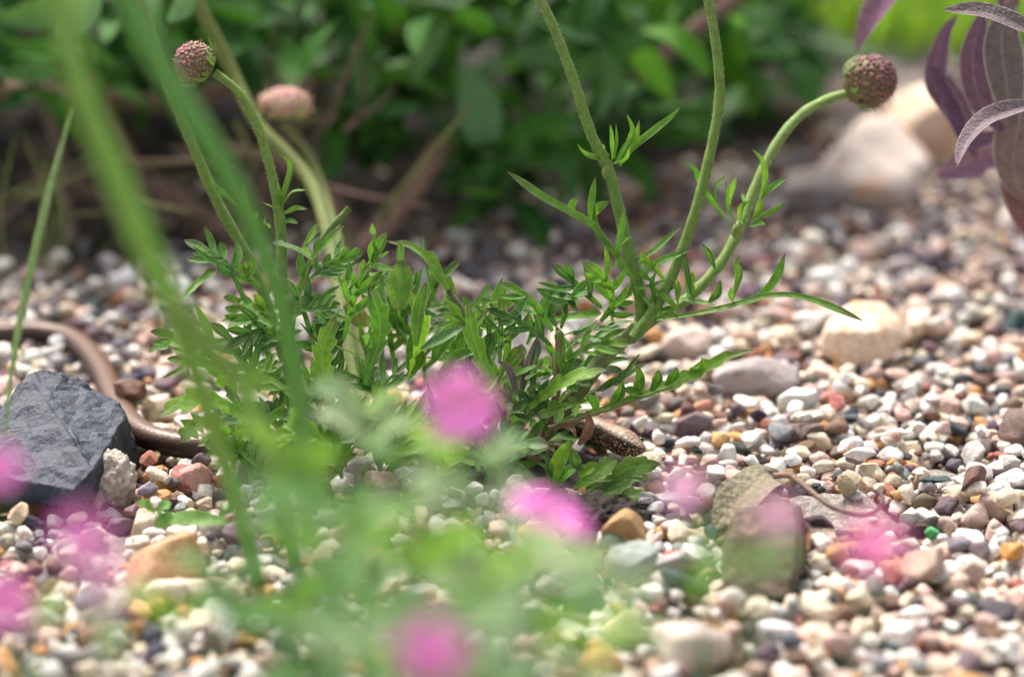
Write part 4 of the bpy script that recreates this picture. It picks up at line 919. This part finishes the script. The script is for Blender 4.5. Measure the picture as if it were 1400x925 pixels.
sleaf([(1260, -60), (1215, -10), (1190, 25), (1170, 72)], 110, .52, (.22, .10, .16))
sleaf([(1420, 330), (1400, 300), (1380, 240), (1372, 200)], 110, .6, (.2, .08, .07))
sleaf([(1250, -120), (1330, -60), (1370, 0), (1372, 60)], 110, .3, PUR)

# ------------------------------------------------------------------ shrub behind
sh = thing('background_shrub', P(560, 270, 143), 'dark green blurred shrub with oval leaves filling the background', 'shrub')
WOOD = (.20, .13, .10)
for q, r0, r1 in (([(-60, 120), (60, 126), (160, 135), (235, 140), (330, 110)], .55, .4), ([(180, 240), (240, 272), (300, 312), (340, 330)], .5, .6), ([(498, 345), (540, 290), (578, 240), (606, 190)], .62, .5), ([(860, 110), (930, 55), (1000, 0), (1060, -60)], .4, .4), ([(330, 330), (400, 200), (440, 80), (460, -60)], .6, .4), ([(100, 330), (80, 200), (40, 80), (30, -60)], .3, .25), ([(120, 100), (170, 200), (230, 290)], .3, .3), ([(40, 250), (120, 260), (200, 330)], .25, .25), ([(300, 200), (420, 240), (500, 330)], .3, .4)):
    b = MB(); tube(b, path(q, 129.5 if q[0][0] == 498 else random.uniform(131, 135)), r0, r1, jit((.30, .20, .15)) if q[0][0] in (498, -60, 180) else jit(WOOD), K=9); b.build('branch', BARK, sh)
for k in range(60):                                      # thin twigs in the shade at the foot of the shrub
    x = random.uniform(-20, 520); y = random.uniform(150, 350); d = min(random.uniform(124, 140), to_px(G(x, y))[2]-1); a_ = random.gauss(0.2, .9); L = random.uniform(60, 200)
    if y > 300 and x > 300: continue
    b = MB(); tube(b, path([(x, y), (x+L*.5*math.cos(a_)+random.uniform(-15, 15), y-L*.5*math.sin(a_)), (x+L*math.cos(a_), y-L*math.sin(a_))], d, d+random.uniform(-3, 3)), random.uniform(.08, .22), .06, jit(random.choice(((.13, .075, .055), (.22, .14, .11), (.08, .045, .035), (.14, .15, .05)))), n=8, K=5); b.build('twig', BARK, sh)
LM_ = []
for k in range(7):
    b = MB(); L = random.uniform(3.0, 4.3); bend = random.uniform(-.3, .4)
    ribbon(b, [Vector((0, 0, 0)), Vector((L*.5, 0, .12*L)), Vector((L, 0, bend*L))], lance(L*random.uniform(.17, .23), .55, .2), Vector((0, 0, 1)), jit(random.choice(((.018, .080, .010), (.036, .14, .010), (.025, .10, .015), (.075, .22, .015)))), 9, .25)
    o = b.build('leaf', SHRUB); LM_.append((o.data, [Vector(x.co) for x in o.data.vertices])); bpy.data.objects.remove(o)
base0 = origin(sh)*S
def lowrow(px): return np.interp(px, [-80, 60, 230, 300, 400, 440, 560, 640, 700, 760, 860, 960, 1060], [110, 130, 110, 60, 110, 160, 195, 260, 270, 225, 200, 170, 95])
stuffb = MB(); nleaf = 0
for k in range(2500):
    px = random.uniform(-160, 1090); low = float(lowrow(px)); py = random.uniform(-420, low) if random.random() < .35 else random.uniform(-60, low)
    d = random.uniform(127, 140) if py > 120 else (random.uniform(127, 160) if k < 1600 else random.uniform(150, 172))
    if px > 880: d += 8
    if 260 < px < 470 and py > 60 and random.random() < .75: continue
    if noise.noise(Vector((px*.011, py*.011, d*.05))) < (-.06 if py > 60 else -.25) and px < 1000: continue      # gaps between the sprays of leaves
    p = P(px, py, d)
    if p.z < .6: continue
    az = random.uniform(0, 6.283); R_ = Matrix.Rotation(az, 4, 'Z') @ Matrix.Rotation(random.uniform(-.2, 1.1), 4, 'Y') @ Matrix.Rotation(random.gauss(0, .5), 4, 'X')
    s_ = random.uniform(.75, 1.15); me, vs = random.choice(LM_)
    front = d < 137 and -60 < py and 0 < px < 1060
    if front and nleaf < 290:
        o = bpy.data.objects.new('leaf', me); COL.objects.link(o); o.parent = sh; o.matrix_local = Matrix.Translation(p*S-base0) @ R_ @ Matrix.Scale(s_, 4); nleaf += 1
    else:
        base_c = np.array(me.attributes['tint'].data[0].color); rb = [a.value for a in me.attributes['rib'].data]
        M_ = R_ @ Matrix.Scale(s_, 4)
        stuffb.add([p+(M_ @ v)/S for v in vs], [tuple(f.vertices) for f in me.polygons], tuple(base_c), rb)
def oleaf(q, d, wd, c_, nrm=None):
    b = MB(); ribbon(b, path(q, d), lance(wd, .55, .2), nrm or TOCAM, (*c_, 1), 14, .2); b.build('leaf', SHRUB, sh)
oleaf([(640, 90), (655, 150), (668, 218)], 128, 1.0, (.12, .24, .10))
oleaf([(0, 25), (50, 20), (110, 0)], 122, .7, (.10, .22, .06)); oleaf([(5, 105), (45, 98), (85, 100)], 124, .5, (.08, .2, .05)); oleaf([(80, 50), (110, 20), (135, -20)], 118, .7, (.16, .32, .12)); oleaf([(230, 30), (250, 10), (265, -15)], 114, .45, (.14, .27, .12))
oleaf([(690, 80), (740, 75), (790, 85)], 130, .55, (.10, .22, .08)); oleaf([(790, 110), (850, 70), (900, 25)], 132, .6, (.10, .24, .06)); oleaf([(480, 60), (500, 100), (490, 150)], 128, .6, (.10, .22, .06)); oleaf([(430, 60), (440, 90), (455, 115)], 130, .6, (.1, .24, .05)); oleaf([(560, 120), (590, 60), (620, 20)], 128, .5, (.12, .24, .07)); oleaf([(820, 160), (840, 110), (820, 70)], 130, .5, (.1, .22, .09))
tag(stuffb.build('foliage', SHRUB, sh), kind='stuff')
bf = MB()
for k in range(6): 
    c_ = P(130+random.uniform(-14, 14), 2+random.uniform(-6, 4), 126); ribbon(bf, [c_, c_+Vector((random.uniform(-.4, .4), 0, .2)), c_+Vector((random.uniform(-.8, .8), 0, .3))], lance(.25), TOCAM, (.30, .24, .55, 1), 6, .2)
bf.build('blossom', PETAL, sh)
# leaf litter and twigs on the soil under the shrub
lt = MB()
for k in range(1100):
    x, y = random.uniform(-46, 14), random.uniform(118, 165)
    if y < float(soil_edge(np.array(x)))-1: continue
    p = Vector((x, y, -.15+random.uniform(0, .25))); a_ = random.uniform(0, 6.28); h = Vector((math.cos(a_), math.sin(a_), random.uniform(-.1, .3)))
    L = random.uniform(.6, 2.2)
    ribbon(lt, [p, p+h*L*.5+Vector((0, 0, random.uniform(0, .3))), p+h*L], lance(random.uniform(.05, .4)), Vector((random.gauss(0, .3), random.gauss(0, .3), 1)), jit(random.choice(((.075, .043, .03), (.13, .075, .055), (.042, .026, .02)))), 6, .3, X=3)
tag(lt.build('leaf_litter', DRY), 'brown leaf litter on the dark soil under the shrub', 'litter', kind='stuff')
db_ = MB()
for k in range(260):                                     # bits of dead leaf and straw caught between the pebbles
    g = G(random.uniform(-20, 1420), random.uniform(400, 900), .25); a_ = random.uniform(0, 6.28); L = random.uniform(.2, .8); h = Vector((math.cos(a_), math.sin(a_), random.uniform(-.2, .3)))
    ribbon(db_, [g, g+h*L*.5+Vector((0, 0, .06)), g+h*L], lance(random.uniform(.02, .1)), Vector((random.gauss(0, .4), -.3, 1)), jit(random.choice(((.17, .11, .07), (.28, .21, .13), (.08, .055, .04)))), 5, .3, X=3)
tag(db_.build('plant_debris', DRY), 'tiny scraps of dead leaf and straw between the pebbles', 'debris', kind='stuff')
# thin weeds at the far left
wd_ = thing('wispy_weed', G(40, 380), 'thin blurred weed stems in the shade at the far left', 'weed')
for k in range(6):
    x = random.uniform(0, 110); simple_leaf(wd_, path([(x, random.uniform(360, 390)), (x+random.uniform(-15, 15), 290), (x+random.uniform(-40, 40), random.uniform(170, 240))], 124, 122), .045, (.12, .15, .06), tip=None)
# bright ground cover at the back right
gc = MB()
for k in range(2600):
    x, y = random.uniform(12, 60), random.uniform(178, 235); p = Vector((x, y, -.4)); a_ = random.uniform(0, 6.28); L = random.uniform(1.5, 5.5)
    ribbon(gc, [p, p+Vector((math.cos(a_)*.3*L, math.sin(a_)*.3*L, L*.7)), p+Vector((math.cos(a_)*.8*L, math.sin(a_)*.8*L, L*random.uniform(.7, 1.1)))], lance(random.uniform(.15, .4)), TOCAM, jit((.22, .36, .03), .25), 6, .3, X=3)
tag(gc.build('ground_cover', LEAF), 'bright yellow green ground cover at the back right', 'ground cover', kind='stuff')
st = thing('strap_leaf', G(1000, 240), 'long pale blurred strap leaf arching behind the right flower bud', 'leaf')
simple_leaf(st, path([(930, 130, 150), (990, 60, 150), (1060, 45, 150), (1150, 60, 150), (1230, 80, 150)]), .55, (.17, .25, .13), GLAUC, tip=None, name='blade', nrm=Vector((0, -.6, .8)))
simple_leaf(st, path([(1000, 200, 152), (985, 150, 152), (1020, 110, 152)]), .6, (.07, .16, .07), GLAUC, tip=None, name='blade')
